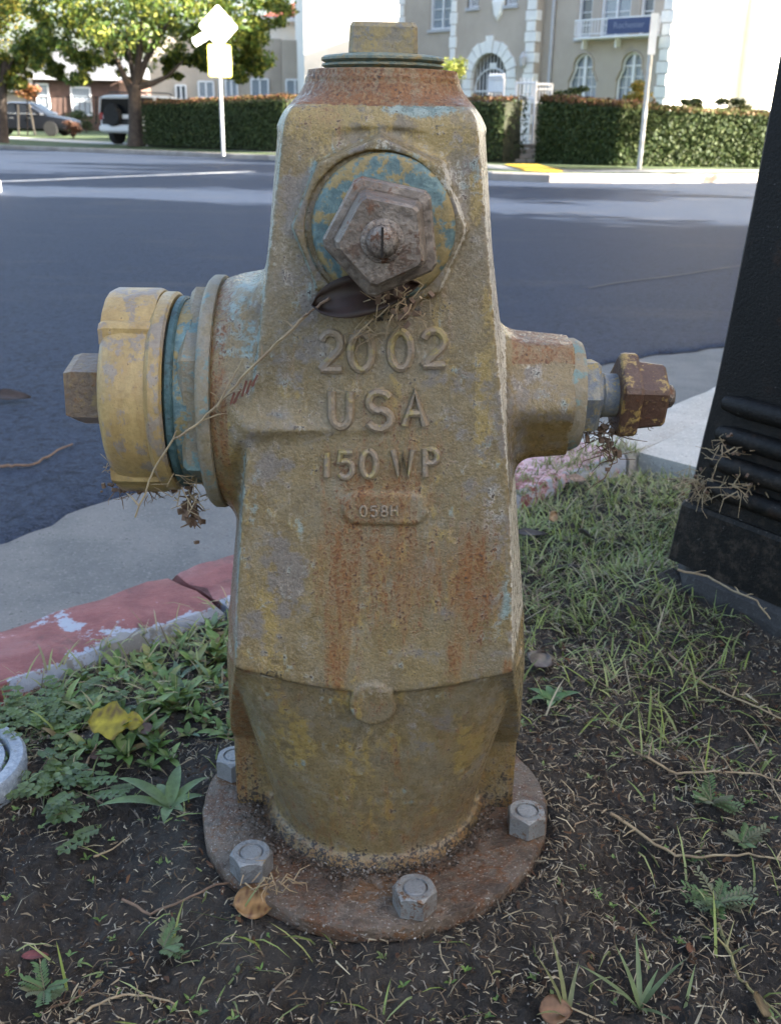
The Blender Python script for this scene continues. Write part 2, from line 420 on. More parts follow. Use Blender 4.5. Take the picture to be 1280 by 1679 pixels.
yellow = np.maximum.reduce([blobs([(560, 190, 130, 45, .75), (500, 215, 60, 30, .6), (720, 225, 80, 50, .85), (780, 300, 25, 160, .6), (790, 620, 26, 190, .68), (440, 1000, 40, 120, .62), (770, 1250, 60, 150, .55), (600, 1260, 150, 120, .46), (480, 1250, 60, 140, .55), (470, 640, 90, 80, .42), (620, 960, 110, 180, .40)]),
    .30 * np.ones(len(z_))])
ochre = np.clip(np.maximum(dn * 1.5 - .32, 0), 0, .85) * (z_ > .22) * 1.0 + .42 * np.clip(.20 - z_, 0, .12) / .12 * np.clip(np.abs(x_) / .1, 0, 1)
dirt = np.maximum.reduce([.58 * np.exp(-((z_ - .016) / .022) ** 2), np.where((np.abs(x_) > .094) & (z_ < .12), .40 * np.clip((.13 - z_) / .1, 0, 1), 0), .10 * np.ones(len(z_)),
    blobs([(440, 1110, 30, 12, .6), (640, 505, 90, 25, .55)])])
for nm, a in (('rust', rust), ('teal', teal), ('pale', pale), ('mauve', mauve), ('yellow', yellow), ('ochre', ochre), ('dirt', dirt)): set_attr(me, nm, a)
body = link('body', me, M_body, hyd, True)

# ---- raised lettering: rounded strokes cast on the front face
def arc(cx, cy, rx, ry, a0, a1, n=9): return [(cx + rx * math.cos(R(a0 + (a1 - a0) * i / n)), cy + ry * math.sin(R(a0 + (a1 - a0) * i / n))) for i in range(n + 1)]
GL = {'2': [arc(.5, .70, .42, .30, 165, -35) + [(.06, .02)], [(.06, .02), (.95, .02)]], '0': [arc(.5, .5, .42, .5, 90, 450, 18)],
      'U': [[(.1, 1), (.1, .35)] + arc(.5, .35, .4, .35, 180, 360) + [(.9, 1)]], 'S': [arc(.5, .74, .38, .26, 25, 265, 9) + arc(.5, .25, .42, .26, 85, -160, 9)],
      'A': [[(.04, 0), (.5, 1), (.96, 0)], [(.2, .36), (.8, .36)]], '1': [[(.25, .80), (.55, 1), (.55, 0)]],
      '5': [[(.88, .98), (.2, .98), (.15, .56)] + arc(.48, .32, .42, .32, 120, -150, 10)], 'W': [[(.02, 1), (.27, 0), (.5, .85), (.73, 0), (.98, 1)]],
      'P': [[(.15, 0), (.15, 1), (.5, 1)] + arc(.55, .74, .36, .26, 90, -90, 7) + [(.15, .48)]], '8': [arc(.5, .76, .33, .24, -90, 270, 12), arc(.5, .26, .42, .26, 90, 450, 12)],
      'H': [[(.1, 0), (.1, 1)], [(.9, 0), (.9, 1)], [(.1, .52), (.9, .52)]]}
def lettering(name, chars, rad, lift=0.0, label=None):
    root = None
    for ch, px, py, wpx, hpx in chars:
        m = MB()
        for st in GL[ch]:
            pts = []
            for (u, v) in st:
                q = face_pt(px + (u - .5) * wpx, py - (v - .5) * hpx); pts.append(q + Vector((0, -lift, 0)))
            m.tube(pts, rad, 8)
        o = m.build('raised_character', M_letter, hyd, True)
M_letter = worn('raised_letter_paint', (.235, .180, .115), (.205, .165, .125), (.25, .20, .085), .30, .45, scale=60)
lettering('raised_year', [('2', 543, 576, 38, 62), ('0', 592, 576, 42, 60), ('0', 656, 574, 40, 60), ('2', 711, 571, 40, 58)], .0030, .0004)
lettering('raised_country', [('U', 559, 670, 38, 58), ('S', 622, 672, 46, 60), ('A', 680, 669, 36, 56)], .0030, .0012)
lettering('raised_pressure', [('1', 535, 761, 20, 40), ('5', 567, 761, 28, 42), ('0', 605, 760, 28, 42), ('W', 661, 758, 34, 42), ('P', 706, 758, 26, 44)], .0023, .0010)
lettering('raised_code', [('0', 596, 836, 12, 17), ('5', 613, 836, 12, 17), ('8', 630, 836, 12, 17), ('H', 646, 835, 12, 17)], .0009, .0030)

# ---- base flange with six nuts
m = MB()
wob = lambda a: 1 + .006 * math.sin(3 * a + 1) + .004 * math.sin(7 * a) + .0022 * math.sin(23 * a + 2) + .0016 * math.sin(41 * a) - .016 * max(0, math.cos(a - R(238))) ** 60
m.lathe([(.05, .0), (.150, .0), (.1522, .002), (.1525, .0135), (.1512, .0158), (.147, .0165), (.105, .0175), (.05, .018)], 160, wob=wob)
flange = m.build('base_flange', M_flng, hyd, True)
def hexnut(R0, h, n=6, chamf=.12, bore=.56):
    m = MB(); k = 24
    def hexr(a): 
        t = (a % (2 * math.pi / n)) - math.pi / n; return R0 * math.cos(math.pi / n) / math.cos(t)
    ring = lambda f, z: [(f(2 * math.pi * i / k) * math.cos(2 * math.pi * i / k), f(2 * math.pi * i / k) * math.sin(2 * math.pi * i / k), z(2 * math.pi * i / k)) for i in range(k)]
    app = R0 * math.cos(math.pi / n)
    m.rings([ring(hexr, lambda a: 0), ring(hexr, lambda a: h * (1 - chamf * (hexr(a) - app) / (R0 - app) - .02)), ring(lambda a: app * .97, lambda a: h), ring(lambda a: R0 * bore * 1.06, lambda a: h), ring(lambda a: R0 * bore, lambda a: h - R0 * .10)])
    return m
nut_me, stud_me = hexnut(.0172, .0185).mesh('anchor_nut'), MB().lathe([(.0090, 0), (.0090, .0180), (.0080, .0195)], 18).mesh('bolt_end')
for k in range(6):
    a = R(-75.8 + 60 * k); nm = nut_me.copy(); o = link('anchor_nut', nm, M_zinc2 if k in (0, 1) else M_zinc, hyd)
    o.location = (.135 * math.cos(a), .135 * math.sin(a), .0172); o.rotation_euler = (0, 0, a * 1.7 + k)
    s = link('bolt_end', stud_me.copy(), M_zinc, o, False); s.location = (0, 0, -.001)

# ---- top plug with square nut
m = MB(); m.lathe([(.040, .606), (.0405, .6125), (.0378, .6135), (.0412, .6150), (.0412, .6160), (.0385, .6170), (.0415, .6185), (.0415, .6200), (.0400, .6212), (.0300, .6225)], 64)
plug = m.build('top_plug', M_plug, hyd, True)
m = MB(); m.box((0, 0, .6305), (.0455, .0455, .0210), Matrix.Rotation(R(1.5), 3, 'Z'), .0028, .97)
m.build('square_nut', M_topn, plug, False)

# ---- pentagon operating nut assembly, built along +Z, then turned to point out of the body
def operating_nut(M, mats, ph, parent, plate_r, screw_slot=True, full=True, sc=1.0):
    mp, mr, ms, mn, mk = mats
    o = MB(); o.lathe([(plate_r * .98, -.02), (plate_r, -.004), (plate_r * 1.0, .004), (plate_r * .965, .0072), (plate_r * .90, .0085), (.02, .0088)] if not full else
                      [(plate_r, -.010), (plate_r, .0035), (plate_r * .93, .0090), (.02, .0100)], 56, M)
    plate = o.build('bonnet_plate', mp, parent, True)
    o = MB(); o.lathe([(.0295, .007), (.0295, .0205), (.0270, .0230), (.012, .0232)], 6, M, ph=.4); o.build('hex_collar', mr, plate)
    o = MB(); o.lathe([(.0165, .02), (.0175, .0212), (.0165, .0225), (.0175, .0240), (.0165, .0255), (.0175, .027), (.0165, .0285), (.0165, .042)], 24, M); o.build('threaded_stem', ms, plate, True)
    def pent(r, z, b=.14):
        pts = []; r = r * sc
        for i in range(5):
            a0 = ph + 2 * math.pi * i / 5; c = Vector((r * math.cos(a0), r * math.sin(a0), z))
            for s_ in (-1, 1):
                a1 = a0 + s_ * 2 * math.pi / 5; e = Vector((r * math.cos(a1), r * math.sin(a1), z)); pts.append(M @ (c + (e - c) * b * (.5 if s_ else 1)))
        return pts
    def pent_ring(rs): 
        q = MB(); q.rings([pent(r, z) for r, z in rs]); return q
    lip = pent_ring([(.034, .0375), (.0370, .0390), (.0378, .0412), (.0375, .0495), (.0360, .0515), (.0315, .0525)]).build('pentagon_lip', mn, plate)
    nut = pent_ring([(.0310, .0518), (.0304, .0530), (.0278, .0710), (.0258, .0730), (.018, .0733)]).build('pentagon_nut', mn, plate)
    o = MB(); o.lathe([(.0125, .0725), (.0125, .0742), (.0112, .0750)], 24, M); o.build('washer', mk, nut, True)
    o = MB(); o.lathe([(.0095, .073), (.0094, .0770), (.0084, .0798), (.0060, .0815), (.002, .0822)], 24, M); head = o.build('screw_head', mk, nut, True)
    if screw_slot:
        o = MB(); o.box((0, 0, 0), (.0013, .0165, .003)); o.v = [tuple(M @ Vector((v[0], v[1], v[2] + .0812))) for v in o.v]; o.build('screw_slot', M_dark, head)
    return plate
M_dark = simple('near_black', (.012, .009, .007), (.02, .015, .012), 60, .9)  # near-black tone for the screw slot and the cover's recess
M_screw = worn('worn_screw_steel', (.15, .12, .10), (.23, .20, .17), (.10, .05, .03), .2, .3, .6, scale=90)
Mf = Matrix.Translation((.003, -.0805, .517)) @ Matrix.Rotation(R(90), 4, 'X')
operating_nut(Mf, (M_plate, M_ring, M_stem, M_pent, M_screw), R(115), hyd, .0458, True, False)
Mr = Matrix.Translation((.1415, 0, .3895)) @ Matrix.Rotation(R(90), 4, 'Y') @ Matrix.Rotation(R(180), 4, 'Z')
operating_nut(Mr, (M_ring, M_stem, M_stem, M_pent2, M_screw), R(70), hyd, .0425, False, True, .90)

# ---- big outlet on the left: ring, nozzle, gasket, cap
Ml = Matrix.Translation((-.1045, 0, .387)) @ Matrix.Rotation(R(-90), 4, 'Y')
m = MB(); m.lathe([(.080, .008), (.0865, .0095), (.0872, .0110), (.0872, .0165), (.0850, .0190), (.078, .0205), (.05, .021)], 72, Ml); ring = m.build('outlet_ring', M_ring, hyd, True)
m = MB(); m.lathe([(.0790, .019), (.0790, .0300), (.0750, .0335), (.06, .034)], 6, Ml, ph=R(0)); m.build('nozzle_hexagon', M_ring, ring)
m = MB(); m.lathe([(.0690, .028), (.0690, .038), (.066, .044), (.066, .052)], 64, Ml); m.build('nozzle_thread', M_plate, ring, True)
m = MB(); m.lathe([(.0700, .0375), (.0715, .039), (.0715, .0425), (.0690, .0445)], 64, Ml); m.build('gasket', M_gask, hyd, True)
cap_prof = [(.060, .046), (.0725, .0445), (.0745, .0462), (.0745, .0535), (.0722, .0560), (.0700, .0575), (.0705, .075), (.0690, .086), (.0655, .0905), (.058, .0930), (.02, .0935)]
m = MB(); m.lathe(cap_prof, 80, Ml); cap = m.build('outlet_cap', M_cap, hyd, True)
for a, ww in ((90, .046), (270, .046)):                                             # lugs round the cap, each with a rounded shoulder
    m = MB()
    def P(tang, rad_h, zz):
        # tangential and radial axes in the cap's own plane; radial 'up' turns with a
        er = Vector((math.cos(R(a - 90)), math.sin(R(a - 90)), 0)); et = Vector((-er.y, er.x, 0)); return Ml @ (er * rad_h + et * tang + Vector((0, 0, zz)))
    prof = [(-ww, .046), (-ww, .0565), (-ww * .93, .0600), (-ww * .80, .0605), (-ww * .72, .0655), (-ww * .45, .0735), (-ww * .15, .0768), (ww * .15, .0768), (ww * .45, .0735), (ww * .72, .0655), (ww * .80, .0605), (ww * .93, .0600), (ww, .0565), (ww, .046)]
    m.rings([[P(t, r, zz) for t, r in [(t, r * (1 - .02 * (k in (0, 3)))) for t, r in prof]] for k, zz in enumerate((.0545, .0570, .0880, .0915))])
    lug = m.build('cap_lug', M_cap, cap, True)
m = MB(); m.rings([[Ml @ Vector((r * math.cos(a0 + R(24)), r * math.sin(a0 + R(24)), zz)) for a0 in [2 * math.pi * i / 5 for i in range(5)]] for r, zz in ((.0285, .092), (.0285, .122), (.0265, .1275), (.020, .1280))])
m.build('cap_nut', M_nut, cap)
# ================================================================== GROUND, KERB, ROAD
KO, KU, KV = Vector((0, 1.56, 0)), Vector((.7071, .7071, 0)), Vector((-.7071, .7071, 0))
def kp(s, t, z=0.0):
    bend = .10 * min(1.3, max(0, s - .55)) ** 1.6 - .16 * max(0, s - 1.9) ** 1.5                  # the kerb starts to curve round the corner
    p = KO + KU * s + KV * (t + bend); return Vector((p.x, p.y, z))
def road_z(Y): return -.14 - .012 * max(0.0, min(Y, 60) - 3)

def t_asphalt():
    t = NT('asphalt'); fine, mid = t.noise(260, 5, .7), t.noise(3.0, 6, .6)
    agg = t.n('TexVoronoi'); agg.inputs['Scale'].default_value = 170; t.l(t.tc(), agg.inputs['Vector'])
    c = t.mix(t.ramp(mid, .3, .7), (.008, .014, .028), (.013, .021, .038))
    c = t.mix(t.ramp(fine, .42, .66), c, (.045, .060, .095))
    c = t.mix(t.ramp(t.noise(55, 8, .85, off=(2, 2, 2)), .44, .60, 0, .9), c, (.040, .053, .083)); c = t.mix(t.ramp(t.noise(38, 8, .85, off=(6, 1, 2)), .50, .62, 0, .85), c, (.004, .005, .008))
    c = t.mix(t.ramp(t.noise(.9, 5, .65, stretch=(1, 3, 1)), .52, .72, 0, .35), c, (.070, .069, .068))
    t.color(c); t.rough(t.math('MULTIPLY_ADD', fine, .25, .55)); t.set('Specular IOR Level', .12)
    t.bump(t.math('ADD', fine, t.math('MULTIPLY', agg.outputs['Distance'], .8)), .004, .7); return t.mat
M_asph = t_asphalt()
def t_concrete(name, a, b, pebble=True):
    t = NT(name); mid, fine = t.noise(6, 8, .65), t.noise(190, 5, .65)
    c = t.mix(t.ramp(mid, .35, .65), a, b)
    c = t.mix(t.ramp(fine, .52, .72, 0, .8), c, tuple(x * 1.5 for x in b)); c = t.mix(t.ramp(t.noise(150, 4, .6, off=(3, 3, 3)), .60, .70, 0, .75), c, tuple(x * .32 for x in a))
    t.color(c); t.rough(.82); t.bump(t.math('ADD', fine, mid), .003, .6); return t.mat
M_gut = t_concrete('gutter_concrete', (.105, .110, .108), (.150, .150, .143))
M_walk = t_concrete('walk_concrete', (.36, .345, .31), (.44, .425, .385))
M_farconc = simple('far_concrete', (.30, .29, .27), (.38, .37, .34), 3, .85)
M_soil = None
def t_soil():
    t = NT('dark_soil'); mid, fine = t.noise(14, 8, .7), t.noise(220, 6, .7)
    c = t.mix(t.ramp(mid, .35, .68), (.030, .027, .024), (.066, .058, .050)); c = t.mix(t.ramp(fine, .55, .72), c, (.115, .095, .076))
    c = t.mix(t.ramp(t.noise(520, 2, .5), .70, .74), c, (.16, .14, .12))
    t.color(c); t.rough(.92); t.set('Specular IOR Level', .25); t.bump(t.math('ADD', fine, mid), .006, .9); return t.mat
M_soil = t_soil()

# base ground reaching the horizon
m = MB(); m.add([(-900, -300, -1.6), (900, -300, -1.6), (900, 1500, -1.6), (-900, 1500, -1.6)], [(0, 1, 2, 3)])
tag(m.build('ground', simple('far_ground', (.10, .10, .07), (.13, .12, .09), .3, .9)), kind='structure')

# road: asphalt sheet whose near edge wanders along the gutter
edge_t = [(-7, .62), (-4, .63), (-2, .60), (-1.2, .585), (-.8, .59), (-.41, .600), (-.27, .64), (-.13, .672), (.1, .69), (.5, .69), (1.0, .68), (1.6, .62), (2.2, .52), (2.8, .48), (4, .5), (8, .5), (20, .5)]
def e_t(s):
    for (a, ta), (b, tb) in zip(edge_t, edge_t[1:]):
        if s <= b: return ta + (tb - ta) * (s - a) / (b - a) + .010 * math.sin(s * 23) + .007 * math.sin(s * 51 + 1)
    return .5
ss = [-7 + .05 * i for i in range(0, 200)] + [3.0 + .4 * i for i in range(44)]
m = MB(); rows = []
offs = [-.012, 0.0, .03, .1, .3, .8, 2, 4, 7, 11, 16, 22, 30, 40, 55]
for s_ in ss:
    r = []
    for k, d_ in enumerate(offs):
        p = kp(s_, e_t(s_) + d_); z = road_z(p.y); z += -.012 if k == 0 else (-.006 if k == 1 else (-.002 if k == 2 else 0))
        r.append((p.x, p.y, z))
    rows.append(r)
m.rings(rows, close=False, cap0=False, cap1=False)
road = tag(m.build('road', M_asph, None, True), kind='structure')
# gutter: concrete strip falling to the kerb face
m = MB(); rows = []
for s_ in [-7 + .25 * i for i in range(120)]: rows.append([Vector((q.x, q.y, z_ + road_z(q.y) + .14 - (.006 if q.y > 3 else 0))) for q, z_ in [(kp(s_, t_), z_) for t_, z_ in ((-.02, -.158), (.02, -.156), (.2, -.152), (.5, -.149), (.95, -.1475))]])
m.rings(rows, False, False, False); tag(m.build('gutter', M_gut, None, True), kind='structure')
# a long tar-filled seam in the asphalt on the right
m = MB(); P_s = [gr(px, py, -.14) for px, py in ((965, 465), (1010, 456), (1080, 447), (1130, 440), (1200, 428), (1260, 420))]; rws = []
for q in P_s: z_s = road_z(q.y) + .004; rws.append([(q.x, q.y - .012, z_s), (q.x, q.y + .012, z_s)])
m.rings(rws, False, False, False); o = m.build('tar_seam', simple('tar', (.006, .007, .009), (.012, .013, .015), 30, .6)); o.parent = road

# kerb of painted pieces, cracked and chipped
def t_redpaint():
    t = NT('chipped_red_kerb_paint'); mid, fine, big = t.noise(26, 8, .7), t.noise(120, 6, .7), t.noise(7, 6, .6)
    c = t.mix(t.ramp(mid, .35, .65), (.165, .046, .042), (.240, .080, .073))
    c = t.mix(t.ramp(big, .50, .66, 0, .4), c, (.34, .18, .17)); c = t.mix(t.ramp(t.noise(11, 8, .75, stretch=(1, 1, 1), off=(8, 3, 2)), .54, .68, 0, .75), c, (.085, .040, .036))
    edge = t.attr('edge')
    c, _ = maskmix(t, c, (.50, .33, .36), t.attr('worn'), t.math('MULTIPLY_ADD', mid, .5, t.math('MULTIPLY', fine, .5)), 2.4, .42, .58)
    c, f = maskmix(t, c, (.30, .335, .40), edge, t.math('MULTIPLY_ADD', mid, .6, t.math('MULTIPLY', big, .4)), 2.6, .46, .54)
    c, _ = maskmix(t, c, (.21, .205, .195), edge, t.math('MULTIPLY_ADD', fine, .4, t.math('MULTIPLY', t.noise(18, 7, .7, off=(4, 4, 1)), .6)), 2.6, .68, .74)
    c = t.mix(t.ramp(fine, .66, .74, 0, .8), c, (.10, .05, .045))
    t.color(c); t.rough(.62); t.bump(t.math('ADD', fine, mid), .0025, .8); return t.mat
M_red = t_redpaint(); M_kerb = t_concrete('kerb_concrete', (.34, .325, .29), (.43, .41, .37))
kerb = thing('kerb', None, None); kerb['kind'] = 'structure'
def kerb_piece(s0, s1, mat, skew0=0.0, skew1=0.0, dz=0.0, drop=0.0, n=26, jag=0.004):
    V = []; E = []; Wn = []
    prof = [(.004, -.16), (.002, -.06), (.0, -.010), (-.004, -.003), (-.010, 0), (-.045, .001), (-.075, .001), (-.105, .0005), (-.124, -.002), (-.131, -.012), (-.134, -.06)]
    for i in range(n + 1):
        f = i / n; row = []
        for t_, z_ in prof:
            u_ = -t_ / .134; s_ = s0 + skew0 * u_ + (s1 + skew1 * u_ - s0 - skew0 * u_) * f
            if i in (0, n): s_ += random.uniform(-jag, jag)
            jit = .0010 * math.sin(s_ * 61 + t_ * 40) + .0008 * math.sin(s_ * 143 + t_ * 90)
            zz = z_ + dz - drop * max(0, s_ - s0) + (jit if z_ > -.05 else 0) - (.003 if i in (0, n) and z_ > -.05 else 0)
            row.append(kp(s_, t_ + jit * .6, zz)); E.append(min(1, max(0, .58 - abs(-.128 - t_) / .05) + .46 * math.exp(-((s_ + .62 + .4 * t_) / .045) ** 2) + max(0, .42 - abs(t_ + .004) / .03) * .4)); Wn.append(.18 + .42 * max(0, min(1, (s_ - .02) / .3)))
        V += row
    F = []; k = len(prof)
    for i in range(n):
        for j in range(k - 1): F.append((i * k + j, (i + 1) * k + j, (i + 1) * k + j + 1, i * k + j + 1))
    F += [tuple(range(k)), tuple(n * k + j for j in range(k - 1, -1, -1))]
    me = bpy.data.meshes.new('kerb_piece'); me.from_pydata(V, [], F); set_attr(me, 'edge', E); set_attr(me, 'worn', Wn)
    o = link('kerb_piece', me, mat, kerb, True); return o
kerb_piece(-5.0, -1.30, M_red); kerb_piece(-1.288, -.435, M_red, jag=.008); kerb_piece(-.424, -.130, M_red, 0, -.035, jag=.007)
kerb_piece(-.121, -.108, M_red, -.035, .070, -.001, jag=.004, n=8); kerb_piece(-.095, .50, M_red, .070, 0, .004, jag=.004)
kerb_piece(.508, 2.2, M_kerb, drop=.012); kerb_piece(2.21, 5.0, M_kerb, dz=-.02); kerb_piece(5.01, 11, M_kerb, dz=-.02)

# concrete walk beyond the grass, right of the hydrant, cut into slabs
walk = thing('sidewalk', None, None); walk['kind'] = 'structure'
for s0, s1 in ((.535, 2.0), (2.008, 3.5), (3.508, 5.0)):
    for t0, t1 in ((-.60, -.136), (-1.72, -.608)):
        m = MB(); a = [kp(s0, t0), kp(s1, t0), kp(s1, t1), kp(s0, t1)]
        m.prism([(p.x, p.y) for p in a], -.10, -.002); m.build('paving_slab', M_walk, walk)

# soil verge: fine mesh with clods
def vnoise(x, y, f, seed):
    r = np.random.default_rng(seed); G = r.random((256, 256)); X = (x * f) % 255; Y = (y * f) % 255
    i, j = X.astype(int), Y.astype(int); u, v = X - i, Y - j; u = u * u * (3 - 2 * u); v = v * v * (3 - 2 * v)
    return G[i, j] * (1 - u) * (1 - v) + G[i + 1, j] * u * (1 - v) + G[i, j + 1] * (1 - u) * v + G[i + 1, j + 1] * u * v
def soil_h(x, y):
    x, y = np.asarray(x, float), np.asarray(y, float)
    h = (vnoise(x + 9, y + 9, 9, 1) - .5) * .030 + (vnoise(x + 9, y + 9, 31, 2) - .5) * .012 + (vnoise(x + 9, y + 9, 80, 3) - .5) * .009 + (vnoise(x + 9, y + 9, 190, 4) - .5) * .0065
    d = np.hypot(x - HX, y - HY)
    h = h * np.clip((d - .10) / .12, .25, 1) - .004 + .017 * np.exp(-((d - .165) / .03) ** 2)
    tt = (x - KO.x) * KV.x + (y - KO.y) * KV.y
    dp = np.maximum(np.abs((x - .601) * .5736 - (y - 1.173) * .8192), np.abs((x - .601) * .8192 + (y - 1.173) * .5736))
    h = h + .030 * np.clip(1 - (dp - .175) / .10, 0, 1)
    return h + np.clip((tt + .30) / .17, 0, 1) * -.016 - .010 - np.clip((((x - KO.x) * KU.x + (y - KO.y) * KU.y) - .50) / .05, 0, 1) * .05
S_, T_ = np.meshgrid(np.linspace(-1.25, .56, 760), np.linspace(-1.20, -.131, 440), indexing='ij')
X_ = KO.x + S_ * KU.x + T_ * KV.x; Y_ = KO.y + S_ * KU.y + T_ * KV.y
V_ = np.stack([X_, Y_, soil_h(X_, Y_)], -1).reshape(-1, 3)
i0 = (np.arange(759)[:, None] * 440 + np.arange(439)[None, :]).ravel()
o = link('soil', np_mesh('soil', V_, np.stack([i0, i0 + 440, i0 + 441, i0 + 1], 1)), M_soil, None, True); tag(o, kind='structure')
# outer lawn behind and beside the camera
m = MB(); a = [kp(-9, -.135), kp(-9, -12), kp(6, -12), kp(6, -1.73), kp(.56, -1.73), kp(.56, -.3), kp(-1.2, -.3)]
m.prism([(p.x, p.y) for p in a], -.3, -.045); tag(m.build('verge', M_soil), kind='structure')

# ---- scatter helpers
def sm(a, b, x): t = np.clip((x - a) / (b - a), 0, 1); return t * t * (3 - 2 * t)
def in_view(n, box, dens):
    """n candidate points in a box (x0,x1,y0,y1), kept with probability dens(x, y)"""
    x = rng.uniform(box[0], box[1], n); y = rng.uniform(box[2], box[3], n)
    tt = (x - KO.x) * KV.x + (y - KO.y) * KV.y; s_ = (x - KO.x) * KU.x + (y - KO.y) * KU.y
    d = np.hypot(x - HX, y - HY); post = np.abs((x - .601) * .57 + (y - 1.173) * -.82) < .185
    post &= np.abs((x - .601) * .82 + (y - 1.173) * .57) < .185
    ok = (tt < -.128 + .068 * sm(.05, .25, s_)) & (s_ < .545) & (d > .154) & ~post & (rng.random(n) < dens(x, y)); return x[ok], y[ok]
def blades(x, y, h, w, lean, bend, colr, z=None, az=None):
    n = len(x); z = soil_h(x, y) if z is None else z; z = np.where((x - KO.x) * KV.x + (y - KO.y) * KV.y > -.136, .001, z); az = rng.uniform(0, 2 * np.pi, n) if az is None else az
    h, w, lean, bend = [np.broadcast_to(q, (n,)) for q in (h, w, lean, bend)]
    fac = az + rng.normal(0, .5, n) + np.pi / 2
    V = np.zeros((n, 7, 3)); base = np.stack([x, y, z - .003], 1)
    for k, f in enumerate((0, .35, .7, 1.0)):
        th = lean + bend * f; out = h * f * np.sin(th); upz = h * f * np.cos(th)
        c = base + np.stack([np.cos(az) * out, np.sin(az) * out, upz], 1); ww = w * (1, .95, .7, 0)[k] / 2
        side = np.stack([np.cos(fac) * ww, np.sin(fac) * ww, np.zeros(n)], 1)
        if k < 3: V[:, 2 * k] = c - side; V[:, 2 * k + 1] = c + side
        else: V[:, 6] = c
    i = np.arange(n)[:, None] * 7
    F = np.concatenate([i + np.array([[0, 1, 3]]), i + np.array([[0, 3, 2]]), i + np.array([[2, 3, 5]]), i + np.array([[2, 5, 4]]), i + np.array([[4, 5, 6]])])
    return V.reshape(-1, 3), F, np.repeat(colr, 7, 0)
def palette(n, cols, jit=.25):
    c = np.array(cols)[rng.integers(0, len(cols), n)]; return np.clip(c * rng.uniform(1 - jit, 1 + jit, (n, 1)), 0, 1)
def join(parts):
    V, F, C, b = [], [], [], 0
    for v, f, c in parts: V.append(v); F.append(f + b); C.append(c); b += len(v)
    return np.concatenate(V), np.concatenate(F), np.concatenate(C)
def stuff(name, parts, mat, label, cat):
    V, F, C = join(parts); me = np_mesh(name, V, F); set_col(me, 'col', C); return tag(link(name, me, mat), label, cat, kind='stuff')
M_blade = vcol_mat('grass_blades', .5, .25, .4); M_leafy = vcol_mat('weed_leaf', .45, .2, .4, .35, 90); M_chip = vcol_mat('mulch_bits', .85, 0, .2)
GREEN = [(.17, .22, .055), (.23, .28, .08), (.15, .195, .06), (.28, .31, .12), (.22, .26, .11)]
STRAW = [(.30, .25, .16), (.22, .17, .11), (.36, .31, .21), (.16, .12, .08), (.10, .075, .05)]
def lawn(x, y):                                           # thick by the kerb on the right, thinning towards the camera
    right = sm(.02, .12, x) * sm(.98, 1.38, y + .25 * (vnoise(x + 9, y + 9, 7, 21) - .5))
    left = sm(.02, -.06, x) * sm(.92, 1.08, y - x * .35 + .2 * (vnoise(x + 9, y + 9, 9, 22) - .5)) * .6
    return np.maximum(right, left) * (.35 + .65 * vnoise(x + 9, y + 9, 16, 23))
def thin(x, y): return np.clip(.10 + .95 * sm(.68, 1.10, y) * sm(-.05, .2, x), 0, 1) * sm(.35, .75, vnoise(x + 9, y + 9, 11, 24) + .15)
gx, gy = in_view(80000, (-.75, 1.1, .5, 2.1), lawn); n = len(gx)
far = np.clip((gy - .9) / 1.0, 0, 1)
P1 = blades(gx, gy, rng.uniform(.014, .045, n), rng.uniform(.0016, .0032, n), rng.uniform(.1, 1.0, n), rng.uniform(.2, 1.0, n), palette(n, GREEN + [(.26, .25, .13), (.30, .27, .16)]))
gx, gy = in_view(17000, (-.5, 1.0, .5, 2.0), lambda x, y: np.maximum(lawn(x, y) * .8, thin(x, y) * .5)); n = len(gx)
P2 = blades(gx, gy, rng.uniform(.02, .06, n), rng.uniform(.0012, .0024, n), rng.uniform(.6, 1.45, n), rng.uniform(0, .5, n), palette(n, STRAW))
gx, gy = in_view(16000, (-.5, .9, .5, 1.6), thin); n = len(gx)
P3 = blades(gx, gy, rng.uniform(.015, .055, n), rng.uniform(.0014, .0028, n), rng.uniform(.2, 1.2, n), rng.uniform(.1, .9, n), palette(n, GREEN))
stuff('grass', [P1, P2, P3], M_blade, 'short green and straw coloured grass around the hydrant and lamp post', 'grass')

# mulch: dead grass bits and bark flakes lying on the soil
def bits(x, y, L, W, colr, tilt=.35, lift=.002):
    n = len(x); z = soil_h(x, y) + lift + rng.uniform(0, .003, n); a = rng.uniform(0, 2 * np.pi, n); ti = rng.normal(0, tilt, n)
    d = np.stack([np.cos(a) * np.cos(ti), np.sin(a) * np.cos(ti), np.sin(ti)], 1) * (L / 2)[:, None]; s_ = np.stack([-np.sin(a), np.cos(a), rng.normal(0, .5, n)], 1) * (W / 2)[:, None]
    c = np.stack([x, y, z], 1); mid = c + np.stack([rng.normal(0, .15, n) * L, rng.normal(0, .15, n) * L, np.abs(rng.normal(0, .12, n)) * L], 1)
    V = np.stack([c - d - s_ * .5, c - d + s_ * .5, mid + s_, c + d + s_ * .4, c + d - s_ * .4, mid - s_], 1)
    i = np.arange(n)[:, None] * 6; F = np.concatenate([i + np.array([[0, 5, 1]]), i + np.array([[1, 5, 2]]), i + np.array([[2, 5, 4]]), i + np.array([[2, 4, 3]])])
    return V.reshape(-1, 3), F, np.repeat(colr, 6, 0)
def patch(x, y): return .30 + .7 * sm(.25, .8, vnoise(x + 9, y + 9, 8, 31) * .7 + vnoise(x + 9, y + 9, 26, 32) * .45)
gx, gy = in_view(75000, (-.5, .8, .44, 1.35), patch); n = len(gx)
B1 = bits(gx, gy, rng.uniform(.003, .011, n), rng.uniform(.0006, .0014, n), palette(n, [(.045, .03, .02), (.075, .05, .03), (.03, .022, .016), (.025, .02, .016), (.13, .10, .065), (.24, .195, .13), (.17, .15, .12), (.28, .24, .17)], .4))
